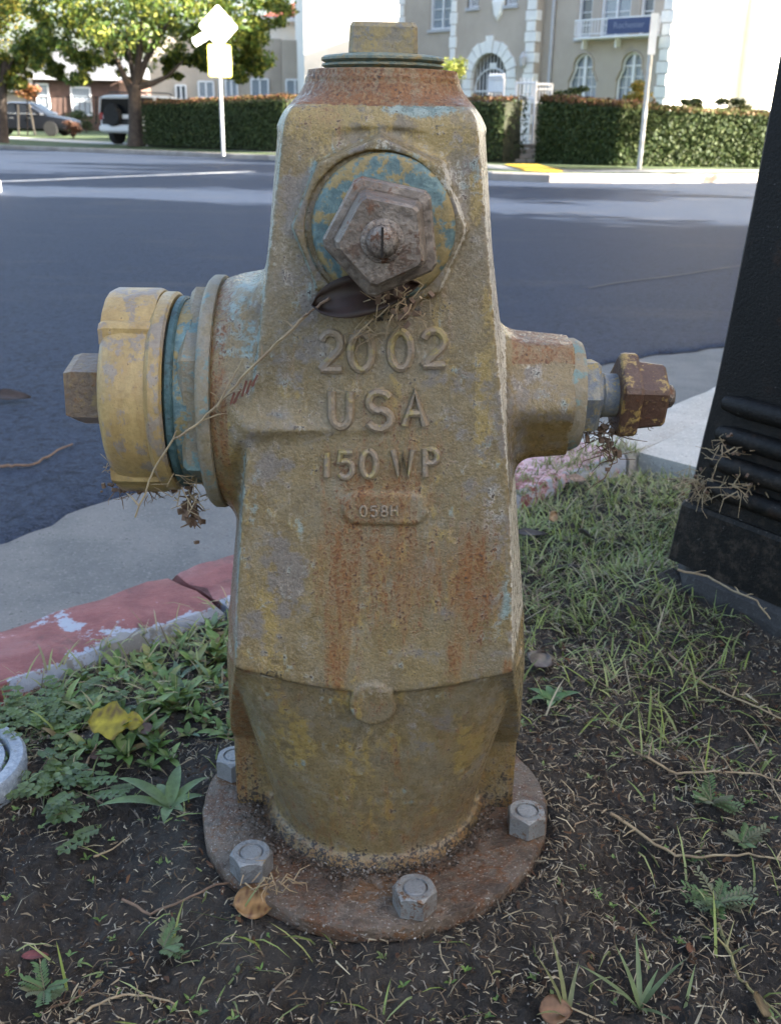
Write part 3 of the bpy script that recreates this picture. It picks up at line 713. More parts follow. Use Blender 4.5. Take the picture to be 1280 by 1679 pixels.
gx, gy = in_view(2600, (-.5, .8, .44, 1.25), patch); n = len(gx)
B2 = bits(gx, gy, rng.uniform(.004, .010, n), rng.uniform(.0015, .0035, n), palette(n, [(.05, .03, .02), (.075, .04, .024), (.035, .025, .018), (.10, .055, .03)], .35))
gx, gy = in_view(4200, (-.5, .8, .44, 1.35), lambda x, y: patch(x, y)); n = len(gx)
B3 = bits(gx, gy, rng.uniform(.006, .024, n), rng.uniform(.0005, .0012, n), palette(n, STRAW + [(.10, .07, .045)], .3), .2, .004)
gx, gy = in_view(9000, (-.5, .8, .44, 1.2), lambda x, y: .9 + 0 * x); n = len(gx)
B4 = bits(gx, gy, rng.uniform(.0008, .0022, n), rng.uniform(.0008, .0018, n), palette(n, [(.20, .19, .17), (.08, .07, .06), (.14, .13, .11)], .5), .3, .001)
stuff('mulch', [B1, B2, B3, B4], M_chip, 'dark crumbs of bark, dry grass bits and grit covering the bare soil', 'mulch')

a_ = rng.uniform(0, 2 * np.pi, 2600); r_ = .092 + np.abs(rng.normal(0, .009, 2600)) + .010 * (vnoise(np.cos(a_) * 3 + 9, np.sin(a_) * 3 + 9, 2, 61) - .3); gx, gy = HX + r_ * np.cos(a_), HY + r_ * np.sin(a_); n = len(gx)
V1, F1, C1 = bits(gx, gy, rng.uniform(.001, .004, n), rng.uniform(.0008, .002, n), palette(n, [(.05, .038, .028), (.03, .024, .018), (.075, .055, .04), (.16, .14, .12)], .4), .4, 0); V1[:, 2] = V1[:, 2] - np.repeat(soil_h(gx, gy), 6) + .0185
stuff('flange_dirt', [(V1, F1, C1)], M_chip, 'dark soil crumbs gathered on the flange round the hydrant foot', 'soil')

# leaves: lens-shaped blades with a fold, used for all weeds
def leaf_shape(L, W, az, lift, curl, base, colr, n=5, lobes=0, tipw=.0, peak=.6):
    ts = [i / n for i in range(n + 1)]; V = []; 
    ca, sa = math.cos(az), math.sin(az); r = 0; z = 0; ang = lift
    for k, t_ in enumerate(ts):
        w = W / 2 * (math.sin(math.pi * min(1, t_ ** peak)) ** .8 if 0 < t_ < 1 else (.12 if t_ == 0 else tipw))
        if lobes: w *= 1 + .35 * math.sin(t_ * lobes * 2 * math.pi)
        c = (base[0] + ca * r, base[1] + sa * r, base[2] + z)
        V += [(c[0] - sa * w, c[1] + ca * w, c[2] + w * .35), c, (c[0] + sa * w, c[1] - ca * w, c[2] + w * .35)]
        r += math.cos(ang) * L / n; z += math.sin(ang) * L / n; ang -= curl / n
    F = []
    for k in range(n):
        for j in (0, 1):
            a = k * 3 + j; F += [(a, a + 1, a + 4), (a, a + 4, a + 3)]
    return np.array(V), np.array(F), np.repeat(np.array([colr]), len(V), 0)
def jitc(c, j=.2): k = random.uniform(1 - j, 1 + j); return tuple(min(1, q * k) for q in c)
WEED = [(.13, .225, .05), (.17, .26, .07), (.115, .195, .055), (.20, .275, .095)]
# broad-leaved weeds between kerb and hydrant
parts = []
for i in range(560):
    s_ = random.uniform(-.92, -.10); t_ = random.uniform(-.38, -.14) if random.random() < .8 else random.uniform(-.46, -.2)
    p = kp(s_, t_)
    if math.hypot(p.x - HX, p.y - HY) < .20 or p.x > .02 or s_ < -.80 or t_ < -.40 + .25 * max(0, -.5 - s_) or (s_ < -.62 and random.random() < .6): continue
    z = float(soil_h(p.x, p.y)); k = random.randint(4, 8); a0 = random.uniform(0, 6.3); sz = random.uniform(.45, .95)
    for j in range(k): parts.append(leaf_shape(random.uniform(.020, .040) * sz, random.uniform(.008, .014) * sz, a0 + j * 6.283 / k + random.uniform(-.3, .3), random.uniform(.3, 1.15), random.uniform(.3, 1.1), (p.x, p.y, z), jitc(random.choice(WEED + WEED + [(.24, .26, .09), (.20, .15, .07), (.14, .22, .13)]), .3), peak=.75))
stuff('broadleaf_weeds', parts, M_leafy, 'low broad-leaved green weeds between the red kerb and the hydrant', 'weeds')
# clover-like weeds around the round cover at the left edge
parts = []
for i in range(170):
    q = gr(random.uniform(-10, 175), random.uniform(1135, 1400), 0.0)
    if math.hypot(q.x + .425, q.y - .805) < .085: continue
    if random.random() > sm(.3, .7, np.array(.5 + .7 * (vnoise(np.array([q.x + 9]), np.array([q.y + 9]), 14, 41)[0] - .4) - max(0, (.80 - q.y)) * 3)): continue
    az = random.uniform(0, 6.3); L = random.uniform(.02, .045); z = float(soil_h(q.x, q.y)) + .002; c = jitc(random.choice([(.11, .165, .055), (.135, .19, .07), (.09, .145, .05)]), .25)
    lf = random.uniform(.15, .7)
    for t_ in (.35, .55, .75, .95):
        for sgn in (-1, 1, 0) if t_ > .9 else (-1, 1):
            b = (q.x + math.cos(az) * L * t_, q.y + math.sin(az) * L * t_, z + .004 + L * t_ * math.sin(lf) * (1.1 - .4 * t_))
            parts.append(leaf_shape(.008, .0075, az + sgn * 1.15, .25, .5, b, c, n=3, tipw=.3, peak=.6))
    parts.append(leaf_shape(L, .0012, az, lf, lf * .8, (q.x, q.y, z), (.10, .13, .06), n=3, tipw=.5))
stuff('clover_weeds', parts, M_leafy, 'small-leaved feathery green weeds beside the round cover', 'weeds')
# tiny seedlings
parts = []
for i in range(420):
    x, y = random.uniform(-.42, .55), random.uniform(.46, 1.05)
    if math.hypot(x - HX, y - HY) < .165: continue
    z = float(soil_h(x, y)) + .002; c = jitc(random.choice(WEED), .3); a0 = random.uniform(0, 6.3)
    for j in range(random.choice((2, 3, 4))): parts.append(leaf_shape(random.uniform(.003, .008), random.uniform(.0018, .0034), a0 + j * 1.7, .7, .6, (x, y, z), c, n=3))
stuff('seedlings', parts, M_leafy, 'tiny green seedlings sprinkled over the dark soil', 'seedlings')

# ---- single plants, leaves and twigs
def plant(name, label, cat, parts, mat=M_leafy, group=None):
    V, F, C = join(parts); b = V[:, :].min(0); c = np.array([V[:, 0].mean(), V[:, 1].mean(), b[2]])
    root = thing(name, label, cat, tuple(c), 0, group); me = np_mesh('leaves', V - c, F); set_col(me, 'col', C); link('leaves', me, mat, root, True); return root
def single_leaf(name, label, L, W, loc, az, tilt, colr, edge=0, roll=0.0, spots=None, cat='leaf', stalk=True):
    n, mcols = 14, 6; V, F, C = [], [], []
    lob = [random.uniform(-1, 1) for _ in range(n + 1)]
    for i in range(n + 1):
        t_ = i / n; w = W / 2 * (math.sin(math.pi * t_ ** .8) ** .75 if 0 < t_ < 1 else .02) * (1 + edge * (lob[i] * .7 + .8 * math.sin(t_ * 15.5 + .5)))
        for j in range(mcols + 1):
            u = j / mcols * 2 - 1; x = (t_ - .5) * L; y_ = u * w; z = .10 * L * (u * u - .3) * .6 + .06 * L * math.sin(3 * t_ + 1) + .012 * L * math.sin(9 * t_ + 5 * u)
            V.append((x, y_, z)); k = .75 + .35 * random.random(); cc = colr
            if spots and random.random() < .12: cc = spots
            if abs(u) < .1: k *= 1.25
            C.append(tuple(min(1, q * k) for q in cc))
    for i in range(n):
        for j in range(mcols): a = i * (mcols + 1) + j; F.append((a, a + 1, a + mcols + 2, a + mcols + 1))
    me = np_mesh('blade', V, F); set_col(me, 'col', C)
    root = thing(name, label, cat, loc); root.rotation_euler = (tilt, roll, az)
    o = link('blade', me, M_leafy, root, True); md = o.modifiers.new('thickness', 'SOLIDIFY'); md.thickness = .0006
    if stalk:
        m = MB(); m.tube([(L * .48, 0, .06 * L * math.sin(4)), (L * .62, .004, .002), (L * .80, .012, .004)], lambda t_: .0011 - .0004 * t_, 5); m.build('stalk', M_straw, root, True)
    return root
M_straw = simple('dry_straw', (.34, .27, .16), (.24, .17, .10), 60, .75); M_twig = simple('brown_twig', (.115, .072, .048), (.17, .11, .07), 70, .8, .0006, 200)
def ground_at(px, py, lift=.004):
    p = gr(px, py, 0); p.z = float(soil_h(p.x, p.y)) + lift; return p
def twig(name, label, pix, rad, mat, cat='twig', lift=.005, taper=.5, side=0, pts=None):
    if pts is None: pts = [ground_at(px, py, lift) for px, py in pix]
    fine = []
    for a, b in zip(pts, pts[1:]):
        for k in range(4): fine.append(a.lerp(b, k / 4) + Vector((random.uniform(-1, 1), random.uniform(-1, 1), random.uniform(-.5, 1))) * rad * .6)
    fine.append(pts[-1]); o0 = fine[0].copy(); root = thing(name, label, cat, o0)
    m = MB(); m.tube([p - o0 for p in fine], lambda t_: rad * (1 - taper * t_), 6); m.build('stem', mat, root, True)
    for k in range(side):
        i = random.randrange(2, len(fine) - 1); d = Vector((random.uniform(-1, 1), random.uniform(-1, 1), random.uniform(.2, .8))) * random.uniform(.008, .022)
        m = MB(); m.tube([fine[i] - o0, fine[i] - o0 + d * .6 + Vector((0, 0, .001)), fine[i] - o0 + d], lambda t_: rad * .6 * (1 - .7 * t_), 4); m.build('side_shoot', mat, root, True)
    return root
# rosette by the flange
p = ground_at(278, 1318); parts = []
for az, L, W in ((1.55, .050, .013), (2.75, .060, .012), (3.35, .066, .0115), (.95, .052, .009), (4.75, .030, .011), (2.1, .036, .012), (.35, .034, .010), (5.6, .022, .009)):
    parts.append(leaf_shape(L, W, az, random.uniform(.45, .7), .9, (p.x, p.y, p.z), jitc((.15, .225, .09), .12), 7, peak=.7))
plant('rosette_weed', 'pale green rosette weed with long leaves just left of the flange', 'weed', parts)
p = ground_at(905, 1150); parts = [leaf_shape(random.uniform(.022, .036), .010, a, .6, .8, (p.x, p.y, p.z), jitc((.10, .19, .07)), 6, peak=.7) for a in (.2, 1.0, 1.7, 2.6, 3.3, 4.4)]
plant('broadleaf_seedling', 'small broad-leaved weed in the grass right of the hydrant body', 'weed', parts)
def fern(px, py, n, spread, name_label):
    parts = []; b = ground_at(px, py)
    for i in range(n):
        az = random.uniform(0, 6.3); L = random.uniform(.5, 1) * spread; lf = random.uniform(.3, 1.0); c = jitc(random.choice([(.13, .20, .085), (.16, .22, .11), (.10, .17, .06), (.17, .18, .10)]), .15)
        parts.append(leaf_shape(L, .0014, az, lf, .5, (b.x, b.y, b.z), (.14, .14, .07), n=4, tipw=.5)); r = z = 0; an = lf
        for k in range(8):
            r += math.cos(an) * L / 8; z += math.sin(an) * L / 8; an -= .5 / 8
            for sgn in (-1, 1): parts.append(leaf_shape(random.uniform(.005, .009), .0028, az + sgn * 1.0, .4, .3, (b.x + math.cos(az) * r, b.y + math.sin(az) * r, b.z + z), c, n=3, lobes=2))
    return plant('feathery_weed', name_label, 'weed', parts)
fern(1178, 1465, 14, .034, 'largest feathery green weed on the dark soil, beside the long runner at lower right')
fern(1165, 1320, 10, .028, 'feathery green weed between two straw runners at the right')
fern(1215, 1385, 6, .026, 'small feathery weed right above the largest one')
fern(265, 1540, 5, .022, 'sparse feathery weed on bare soil at lower left')
fern(70, 1600, 7, .026, 'faded feathery weed near the lower left corner')
p = ground_at(1050, 1640); parts = [leaf_shape(random.uniform(.03, .06), .0042, a, random.uniform(.7, 1.2), .5, (p.x, p.y, p.z), jitc((.15, .20, .09)), 5, peak=.5) for a in (.3, .9, 1.5, 2.2, 2.9, 3.6, 4.6, 5.3)]
plant('grass_tuft', 'green grass tuft at the bottom edge of the soil', 'grass tuft', parts)
p = ground_at(930, 1660); parts = [leaf_shape(random.uniform(.04, .07), .0036, a, random.uniform(.8, 1.3), .5, (p.x, p.y, p.z), jitc((.19, .20, .09)), 5, peak=.5) for a in (1.2, 2.0, 2.6, 4.0)]
plant('grass_tuft', 'yellowish long grass tuft left of the green one at the bottom edge', 'grass tuft', parts)

p = ground_at(192, 1203, .018); single_leaf('yellow_leaf', 'yellow maple-like leaf with a dark spot lying among weeds', .054, .036, p, R(8), R(24), (.42, .34, .035), .32, 0, (.20, .13, .05))
p = ground_at(418, 1508, .010); single_leaf('brown_leaf', 'curled tan leaf with dark red edge in front of the flange', .036, .026, p, R(25), R(30), (.27, .165, .075), 0, R(12), (.13, .05, .03), stalk=False)
p = ground_at(55, 1547, .006); single_leaf('red_leaf', 'small dark pink leaf lying on bare soil at lower left', .020, .008, p, R(10), R(10), (.20, .06, .06), stalk=False)
p = ground_at(240, 1197, .008); single_leaf('dry_leaf', 'rounded brown leaf tucked behind the yellow leaf', .024, .017, p, R(-20), R(10), (.16, .10, .075), stalk=False)
p = ground_at(165, 1228, .006); single_leaf('dry_leaf', 'dark brown leaf tucked below the yellow leaf', .022, .014, p, R(30), R(10), (.10, .055, .04), stalk=False)
p = ground_at(905, 855, .02); single_leaf('dry_leaf', 'upright tan and orange leaf standing in the thick grass', .040, .018, p, R(60), R(55), (.34, .20, .10), stalk=False)
p = ground_at(958, 880, .015); single_leaf('dry_leaf', 'dark grey leaf in the grass right of the tan one', .036, .022, p, R(110), R(50), (.075, .06, .055), stalk=False)
p = ground_at(945, 790, .02); single_leaf('dry_leaf', 'pale tan leaf in the grass below the right valve stem', .030, .018, p, R(-10), R(30), (.36, .24, .17), stalk=False)
p = ground_at(870, 882, .01); single_leaf('dry_leaf', 'dark leaf pressed flat in grass against the hydrant side', .050, .020, p, R(10), R(10), (.06, .05, .045), stalk=False)
p = ground_at(885, 1090, .008); single_leaf('dry_leaf', 'large dull brown leaf on the soil close to the right fin', .050, .032, p, R(70), R(12), (.10, .075, .065), stalk=False)
p = ground_at(1133, 1535, .006); single_leaf('dry_leaf', 'small rust red leaf flake on the soil at lower right', .012, .008, p, R(70), R(20), (.17, .07, .035), stalk=False)
p = ground_at(910, 1662, .012); single_leaf('dry_leaf', 'round orange brown leaf at the bottom edge right of centre', .024, .020, p, R(0), R(35), (.20, .10, .05), stalk=False)
p = ground_at(1248, 1630, .010); single_leaf('dry_leaf', 'tan leaf half hidden in soil in the lower right corner', .024, .016, p, R(80), R(35), (.17, .12, .06), stalk=False)

twig('fallen_twig', 'brown curved twig on the soil touching the flange edge', [(200, 1455), (245, 1480), (300, 1483), (355, 1475), (400, 1455), (432, 1438)], .0013, M_twig)
twig('fallen_twig', 'grey forked twig lying on bare soil at lower left', [(110, 1650), (150, 1628), (200, 1612), (240, 1614), (285, 1628)], .0012, M_straw, side=2)
twig('fallen_twig', 'thin dark twig above the forked one at lower left', [(80, 1628), (120, 1605), (165, 1578)], .0009, M_twig)
twig('grass_runner', 'straw grass runner crossing the soil from the flange to the right edge', [(1000, 1332), (1040, 1350), (1075, 1372), (1110, 1388), (1150, 1398), (1225, 1405), (1285, 1422)], .0016, M_straw, 'runner', side=6)
twig('grass_runner', 'straw grass runner higher up, running to the right edge', [(1030, 1228), (1060, 1250), (1110, 1262), (1170, 1268), (1230, 1272), (1285, 1284)], .0014, M_straw, 'runner', side=5)
twig('grass_runner', 'yellow green runner descending to the lower right corner', [(1180, 1500), (1195, 1540), (1210, 1570), (1240, 1605), (1285, 1645)], .0017, simple('green_runner', (.24, .20, .08), (.17, .17, .07), 50, .6), 'runner', side=5)
twig('grass_runner', 'pale thin runner in the grass left of the lamp post', [(1095, 1078), (1150, 1115), (1200, 1140), (1285, 1178)], .0015, M_straw, 'runner', side=5)
twig('dry_stalk', 'pale dry grass stalk beside the rosette weed', [(152, 1375), (175, 1365), (205, 1348)], .0010, M_straw, 'stalk')
twig('dry_stalk', 'pale stalk below the yellow leaf', [(135, 1245), (145, 1232), (158, 1216)], .0016, M_straw, 'stalk')
twig('dry_stalk', 'straw stalk lying along the weed edge under the kerb', [(30, 1112), (80, 1108), (150, 1107)], .0014, M_straw, 'stalk')
twig('fallen_twig', 'dark stick in the grass left of the lamp post foot', [(910, 923), (960, 920), (1010, 916)], .004, simple('wet_stick', (.02, .017, .015), (.035, .03, .026), 40, .6))
def road_pt(px, py): p = gr(px, py, -.14); p.z = road_z(p.y) + .006; return p
twig('fallen_twig', 'reddish twig lying on the asphalt left of the cap', None, .004, M_twig, pts=[road_pt(0, 769), (road_pt(28, 768)), road_pt(55, 767), road_pt(85, 748), road_pt(120, 732)])
p = road_pt(20, 660); p.z += .01; single_leaf('dry_leaf', 'crumpled dark leaf on the asphalt at the left edge', .10, .05, p, R(10), R(20), (.05, .035, .03), stalk=False)

# ---- debris caught on the hydrant
def wisp(n, c, r, ln, rad, squash=(1, 1, 1)):
    m = MB()
    for i in range(n):
        p = Vector(c) + Vector((random.gauss(0, r * squash[0]), random.gauss(0, r * squash[1]), random.gauss(0, r * squash[2]))); d = Vector((random.gauss(0, 1), random.gauss(0, .5), random.gauss(-.3, .8))).normalized() * ln * random.uniform(.4, 1); e = Vector((random.gauss(0, 1), random.gauss(0, 1), random.gauss(0, 1))) * ln * .15
        m.tube([p, p + d * .5 + e, p + d], lambda t_: rad * (1 - .6 * t_), 4)
    return m
def hpt(px, py, Y): return at(px, py, Y)
def debris(name, label, px, py, Y, n, r, ln, rad=.0006, mat=None, squash=(1, .6, .6), crumbs=0):
    c = hpt(px, py, Y); root = thing(name, label, 'dry grass', c); wisp(n, (0, 0, 0), r, ln, rad, squash).build('strands', mat or M_straw, root, True)['kind'] = 'stuff'
    if crumbs:
        m = MB()
        for i in range(crumbs):
            q = Vector((random.gauss(0, r * squash[0]), random.gauss(0, r * squash[1]), random.gauss(0, r * squash[2]))); s_ = random.uniform(.001, .0035)
            m.box(q, (s_ * 1.6, s_, s_), Matrix.Rotation(random.uniform(0, 3), 3, 'X') @ Matrix.Rotation(random.uniform(0, 3), 3, 'Z'))
        m.build('crumbs', M_twig, root)['kind'] = 'stuff'
    return root
debris('dry_grass_clump', 'dry grass wisps caught under the front pentagon nut', 655, 497, .640, 38, .009, .020, .0005, crumbs=16)
debris('dry_grass_clump', 'dry grass knot lying across the top of the raised zero', 595, 545, .655, 16, .006, .018, .0006)
debris('dry_grass_clump', 'dark dry roots hanging below the right valve stem', 985, 708, .740, 44, .008, .018, .0005, M_twig, (1.1, .6, .5), 16)
debris('dry_grass_clump', 'dry shreds dangling lower under the right valve stem', 1000, 735, .740, 24, .006, .026, .0006, M_twig, (.5, .5, 1.2), 12)
debris('dry_grass_clump', 'dry wisps under the rusty square end of the right stem', 1052, 692, .735, 14, .004, .008, .0004, M_twig, (1.6, .5, .3))
debris('dry_grass_clump', 'dry grass caught under the yellow outlet cap', 238, 800, .735, 44, .010, .013, .0005, M_twig, (1.5, .6, .15), 24)
debris('dry_grass_clump', 'pale straw tangle at the foot of the teal gasket', 300, 795, .70, 26, .008, .026, .0006, None, (.8, .6, 1.0))
debris('dead_leaf_cluster', 'crumpled dead leaf cluster hanging below the gasket', 312, 838, .71, 18, .005, .012, .0011, M_twig, (.6, .6, 1.3), 30)
debris('dry_grass_clump', 'short dry wisps stuck on the side of the cap', 185, 762, .70, 12, .005, .010, .0004)
debris('dry_grass_clump', 'straw wisp caught at the left fin', 392, 1195, .735, 10, .005, .016, .0005)
debris('dry_grass_clump', 'straw tuft on the flange edge below the left front nut', 440, 1443, .625, 24, .008, .018, .0006, None, (1.2, .8, .4))
# long dry stem leaning across arm and gasket
Ys = [.648, .645, .648, .650, .655, .655, .66, .66]
pts = [hpt(x, y, Y) for (x, y), Y in zip([(505, 515), (455, 562), (405, 610), (372, 650), (330, 690), (285, 722), (252, 770), (222, 848)], Ys)]
twig('grass_straw', 'long dry jointed grass stem leaning across the left arm and gasket', None, .0013, M_straw, 'stem', pts=pts, side=9)
pts = [hpt(x, y, .646) for x, y in [(355, 668), (375, 630), (398, 590)]]
twig('dry_stalk', 'short pale stalk crossing the long dry stem', None, .0008, M_straw, 'stalk', pts=pts)
b = hpt(398, 628, .648); root = thing('fern_sprig', 'rust brown fern-like sprig stuck beside the long dry stem', 'sprig', b)
for k in range(5):
    m = MB(); q = Vector((.011 - k * .0040 + random.uniform(-.001, .001), -.001, .006 - k * .0030 + random.uniform(-.0015, .0015))); m.add([q, q + Vector((-.004, -.001, -.010)), q + Vector((-.0055, -.0005, -.012)), q + Vector((-.0022, -.001, -.008))], [(0, 1, 2, 3)]); m.box(q + Vector((-.002, 0, -.005)), (.0014, .0008, .007 + random.uniform(0, .005)), Matrix.Rotation(R(22 + random.uniform(-16, 16)), 3, 'Y')); m.build('leaflet', simple('rust_leaf', (.17, .055, .03), (.11, .04, .025), 80, .7) if k == 0 else bpy.data.materials['rust_leaf'], root)
pts = [hpt(690, 488, .640), hpt(665, 522, .646), hpt(637, 558, .652)]
twig('dry_stalk', 'pale dry stalk hanging from the front nut towards the year', None, .0012, M_straw, 'stalk', pts=pts)
# dark leaf wedged under the front nut
b = hpt(600, 484, .648); single_leaf('wedged_leaf', 'dark brown leaf wedged under the front pentagon nut', .070, .027, b, R(0), R(72), (.045, .022, .016), 0, R(-13), stalk=False)
pts = [hpt(540, 490, .640), hpt(515, 507, .643), hpt(493, 523, .648)]
twig('leaf_stalk', 'dark stalk of the wedged leaf pointing lower left', None, .0011, M_twig, 'stalk', pts=pts)

# ---- round utility cover at the left edge
M_cov = worn('blue_grey_cover', (.23, .27, .32), (.29, .33, .38), (.18, .20, .22), .04, .5, scale=50)
cv = thing('valve_cover', 'blue grey round plastic valve cover with rings and spokes at the left edge', 'valve cover', (-.425, .800, -.004))
m = MB(); m.lathe([(.072, -.03), (.0795, -.01), (.0800, .008), (.0770, .012), (.0660, .0125), (.0640, .006), (.0640, -.02)], 64, wob=lambda a: 1 - .02 * max(0, math.cos(a - R(-28))) ** 120); m.build('outer_ring', M_cov, cv, True)
m = MB(); m.lathe([(.0560, -.02), (.0610, .004), (.0600, .010), (.0500, .0105), (.0480, .004), (.0480, -.02)], 56); m.build('inner_ring', M_cov, cv, True)
m = MB(); m.lathe([(.062, -.03), (.062, -.012), (.002, -.010)], 48); m.build('recess', M_dark, cv, True)
m = MB(); m.lathe([(.024, -.02), (.026, .004), (.022, .0075), (.004, .008)], 32); m.build('hub', M_cov, cv, True)
for k in range(8):
    a = R(45 * k + 12); m = MB(); m.box((math.cos(a) * .037, math.sin(a) * .037, -.001), (.026, .005, .012), Matrix.Rotation(a, 3, 'Z'), .001); m.build('spoke', M_cov, cv)

# ---- black lamp post on the right
M_blk = None
def t_black():
    t = NT('black_post_paint'); f, mid = t.noise(300, 5, .65), t.noise(9, 7, .65, stretch=(1, 1, .5))
    c = t.mix(t.ramp(mid, .4, .7), (.0045, .0042, .0042), (.009, .0078, .007)); c = t.mix(t.ramp(t.noise(240, 3), .68, .74), c, (.10, .095, .09)); sx_ = t.n('SeparateXYZ'); t.l(t.tc(), sx_.inputs[0]); mud = t.math('MULTIPLY', t.ramp(sx_.outputs['Z'], .05, .34, 1, 0), t.ramp(t.noise(60, 8, .75, off=(1, 4, 4)), .46, .66)); c = t.mix(t.math('MULTIPLY', mud, .75), c, (.055, .042, .032)); c = t.mix(t.ramp(t.noise(18, 8, .75, stretch=(1, 1, .3), off=(5, 4, 4)), .55, .7, 0, .5), c, (.030, .027, .025)); c = t.mix(t.ramp(t.noise(30, 7, .7, off=(2, 2, 2)), .58, .72, 0, .8), c, (.030, .016, .010))
    t.color(c); t.rough(t.math('MULTIPLY_ADD', f, .3, .38)); t.set('Specular IOR Level', .22); t.bump(t.math('ADD', f, mid), .0012, .8); return t.mat
M_blk = t_black(); M_plinth = t_concrete('plinth_concrete', (.022, .022, .023), (.040, .040, .041))
lp = thing('lamp_post', 'black painted metal lamp post with ribbed square base at the right edge', 'lamp post', (.601, 1.173, 0), R(-55))
def sq(h, z, b=.005):
    return [(h, -h + b, z), (h, h - b, z), (h - b, h, z), (-h + b, h, z), (-h, h - b, z), (-h, -h + b, z), (-h + b, -h, z), (h - b, -h, z)]
m = MB(); m.rings([sq(h, z) for h, z in ((.1575, .12), (.1605, .134), (.158, .16), (.1540, .22), (.1495, .278), (.1455, .36), (.1395, .50), (.134, .673), (.128, .85), (.120, 1.05), (.085, 1.12), (.078, 1.16))]); m.build('shaft_base', M_blk, lp)
m = MB(); m.rings([sq(h, z) for h, z in ((.1715, .052), (.1705, .060), (.1655, .128), (.1630, .1335), (.1560, .1345))]); m.build('foot_band', M_blk, lp)
for fz in (0, 2):                                      # ribs on two opposite faces
    for k, (z, rr) in enumerate(((.270, .0125), (.232, .0125), (.196, .0125), (.162, .012))):
        h = .134 + (.673 - z) * .0425 + .002; L = h - .026
        m = MB(); m.tube([(-L, -h, z), (-L + .004, -h - .002, z), (-L * .8, -h - .002, z), (L * .8, -h - .002, z), (L - .004, -h - .002, z), (L, -h, z)], lambda t_, rr=rr: rr * (.25 if t_ in (0, 1) else (.75 if t_ < .25 or t_ > .75 else 1)), 10)
        o = m.build('rib', M_blk, lp, True); o.rotation_euler = (0, 0, fz * math.pi / 2)
m = MB(); m.lathe([(.075, 1.15), (.060, 1.9), (.048, 4.2), (.03, 4.25)], 12); m.build('pole', M_blk, lp, True)
m = MB(); m.lathe([(.05, 4.2), (.16, 4.3), (.20, 4.62), (.17, 4.7), (.03, 4.8)], 8); m.build('lantern', simple('lantern_glass', (.6, .6, .57), (.55, .55, .52), 5, .3), lp)
pl = MB(); pl.rings([sq(h, z, .05) for h, z in ((.181, -.05), (.181, .030), (.177, .044), (.169, .053))]); pl.build('plinth', M_plinth, lp)
for lab, px, py, Y, n_ in (('dry grass nest caught on the ribs at the lamp post corner', 1150, 795, 1.185, 60), ('dry grass strewn along the lower rib of the lamp post', 1215, 800, 1.13, 26), ('few straws caught between the upper ribs of the lamp post', 1195, 735, 1.15, 16)):
    debris('dry_grass_clump', lab, px, py, Y, n_, .013, .034, .0008, None, (1, .6, .7), 10)
twig('dry_stalk', 'long straw stalk lying on the lamp post plinth', None, .0016, M_straw, 'stalk', pts=[gr(1110, 935, .056), gr(1160, 945, .058), (gr(1200, 968, .062)), gr(1240, 985, .066), gr(1262, 1015, .05)], side=4)
# ================================================================== FAR SIDE OF THE STREET
def zfar(Y): return road_z(Y) + .13 if Y < 29 else road_z(29) + .13
far_line = []
def on_road(px, py):
    d = ray(px, py); p = Vector((0, 0, CAM_H)); Y = 10.0
    for _ in range(60): q = p + d * (Y / d.y); Y = Y * .5 + .5 * min(70, max(3, (CAM_H - road_z(Y)) / (-d.z / d.y)))
    return p + d * (Y / d.y)
FK = [Vector((-60, 75, 0)), Vector((-30, 55, 0))] + [Vector((*on_road(px, py).xy, 0)) for px, py in ((94, 247.5), (260, 254), (439, 262.5), (600, 277), (720, 289), (805, 295.5), (900, 299), (1000, 300), (1120, 300), (1230, 299))] + [Vector((11, 22.5, 0)), Vector((30, 33, 0)), Vector((60, 50, 0))]
def inward(i):
    a, b = FK[max(i - 1, 0)], FK[min(i + 1, len(FK) - 1)]; t = (b - a).normalized(); return Vector((-t.y, t.x, 0))
M_grassfar = simple('far_lawn', (.045, .070, .022), (.065, .095, .032), 2.2, .9, .03, 30)
fkerb = thing('far_kerb', None, None); fkerb['kind'] = 'structure'
M_fk = simple('far_kerb_concrete', (.24, .21, .19), (.34, .31, .28), 1.3, .85)
for i in range(len(FK) - 1):                              # kerb laid in straight lengths
    m = MB(); rows = []
    for j, f in ((i, .0015), (i + 1, -.0015)):
        p = FK[j] + (FK[i + 1] - FK[i]) * f; n_ = inward(j); zr = road_z(p.y)
        rows.append([p + n_ * o_ + Vector((0, 0, zr + z_)) for o_, z_ in ((0, -.03), (0, .115), (.03, .14), (.16, .14), (.16, -.03))])
    m.rings(rows); m.build('kerb_length', M_fk, fkerb)
m = MB(); a_ = []; b_ = []
for i, p in enumerate(FK):
    n_ = inward(i); q = p + n_ * .155; a_.append(Vector((q.x, q.y, road_z(q.y) + .132)))
rows = [a_]
for off in (1.3, 3.2, 6, 12, 40, 120):
    rows.append([Vector((p.x + inward(i).x * min(off, 200), p.y + abs(inward(i).y) * off, 0)) for i, p in enumerate(FK)])
for r in rows[1:]:
    for p in r: p.z = zfar(min(p.y, 29)) if p.y < 29 else max(zfar(29), -.33) + min(.25, max(0, p.y - 40) * .008)
def strip(name, r0, r1, mat):
    m = MB(); m.rings([r0, r1], False, False, False); o = m.build(name, mat); tag(o, kind='structure'); return o
strip('grass_verge', rows[0], rows[1], M_grassfar); strip('far_path', rows[1], rows[2], M_farconc)
m = MB(); m.rings(rows[2:], False, False, False); tag(m.build('far_lawn', M_grassfar), kind='structure')

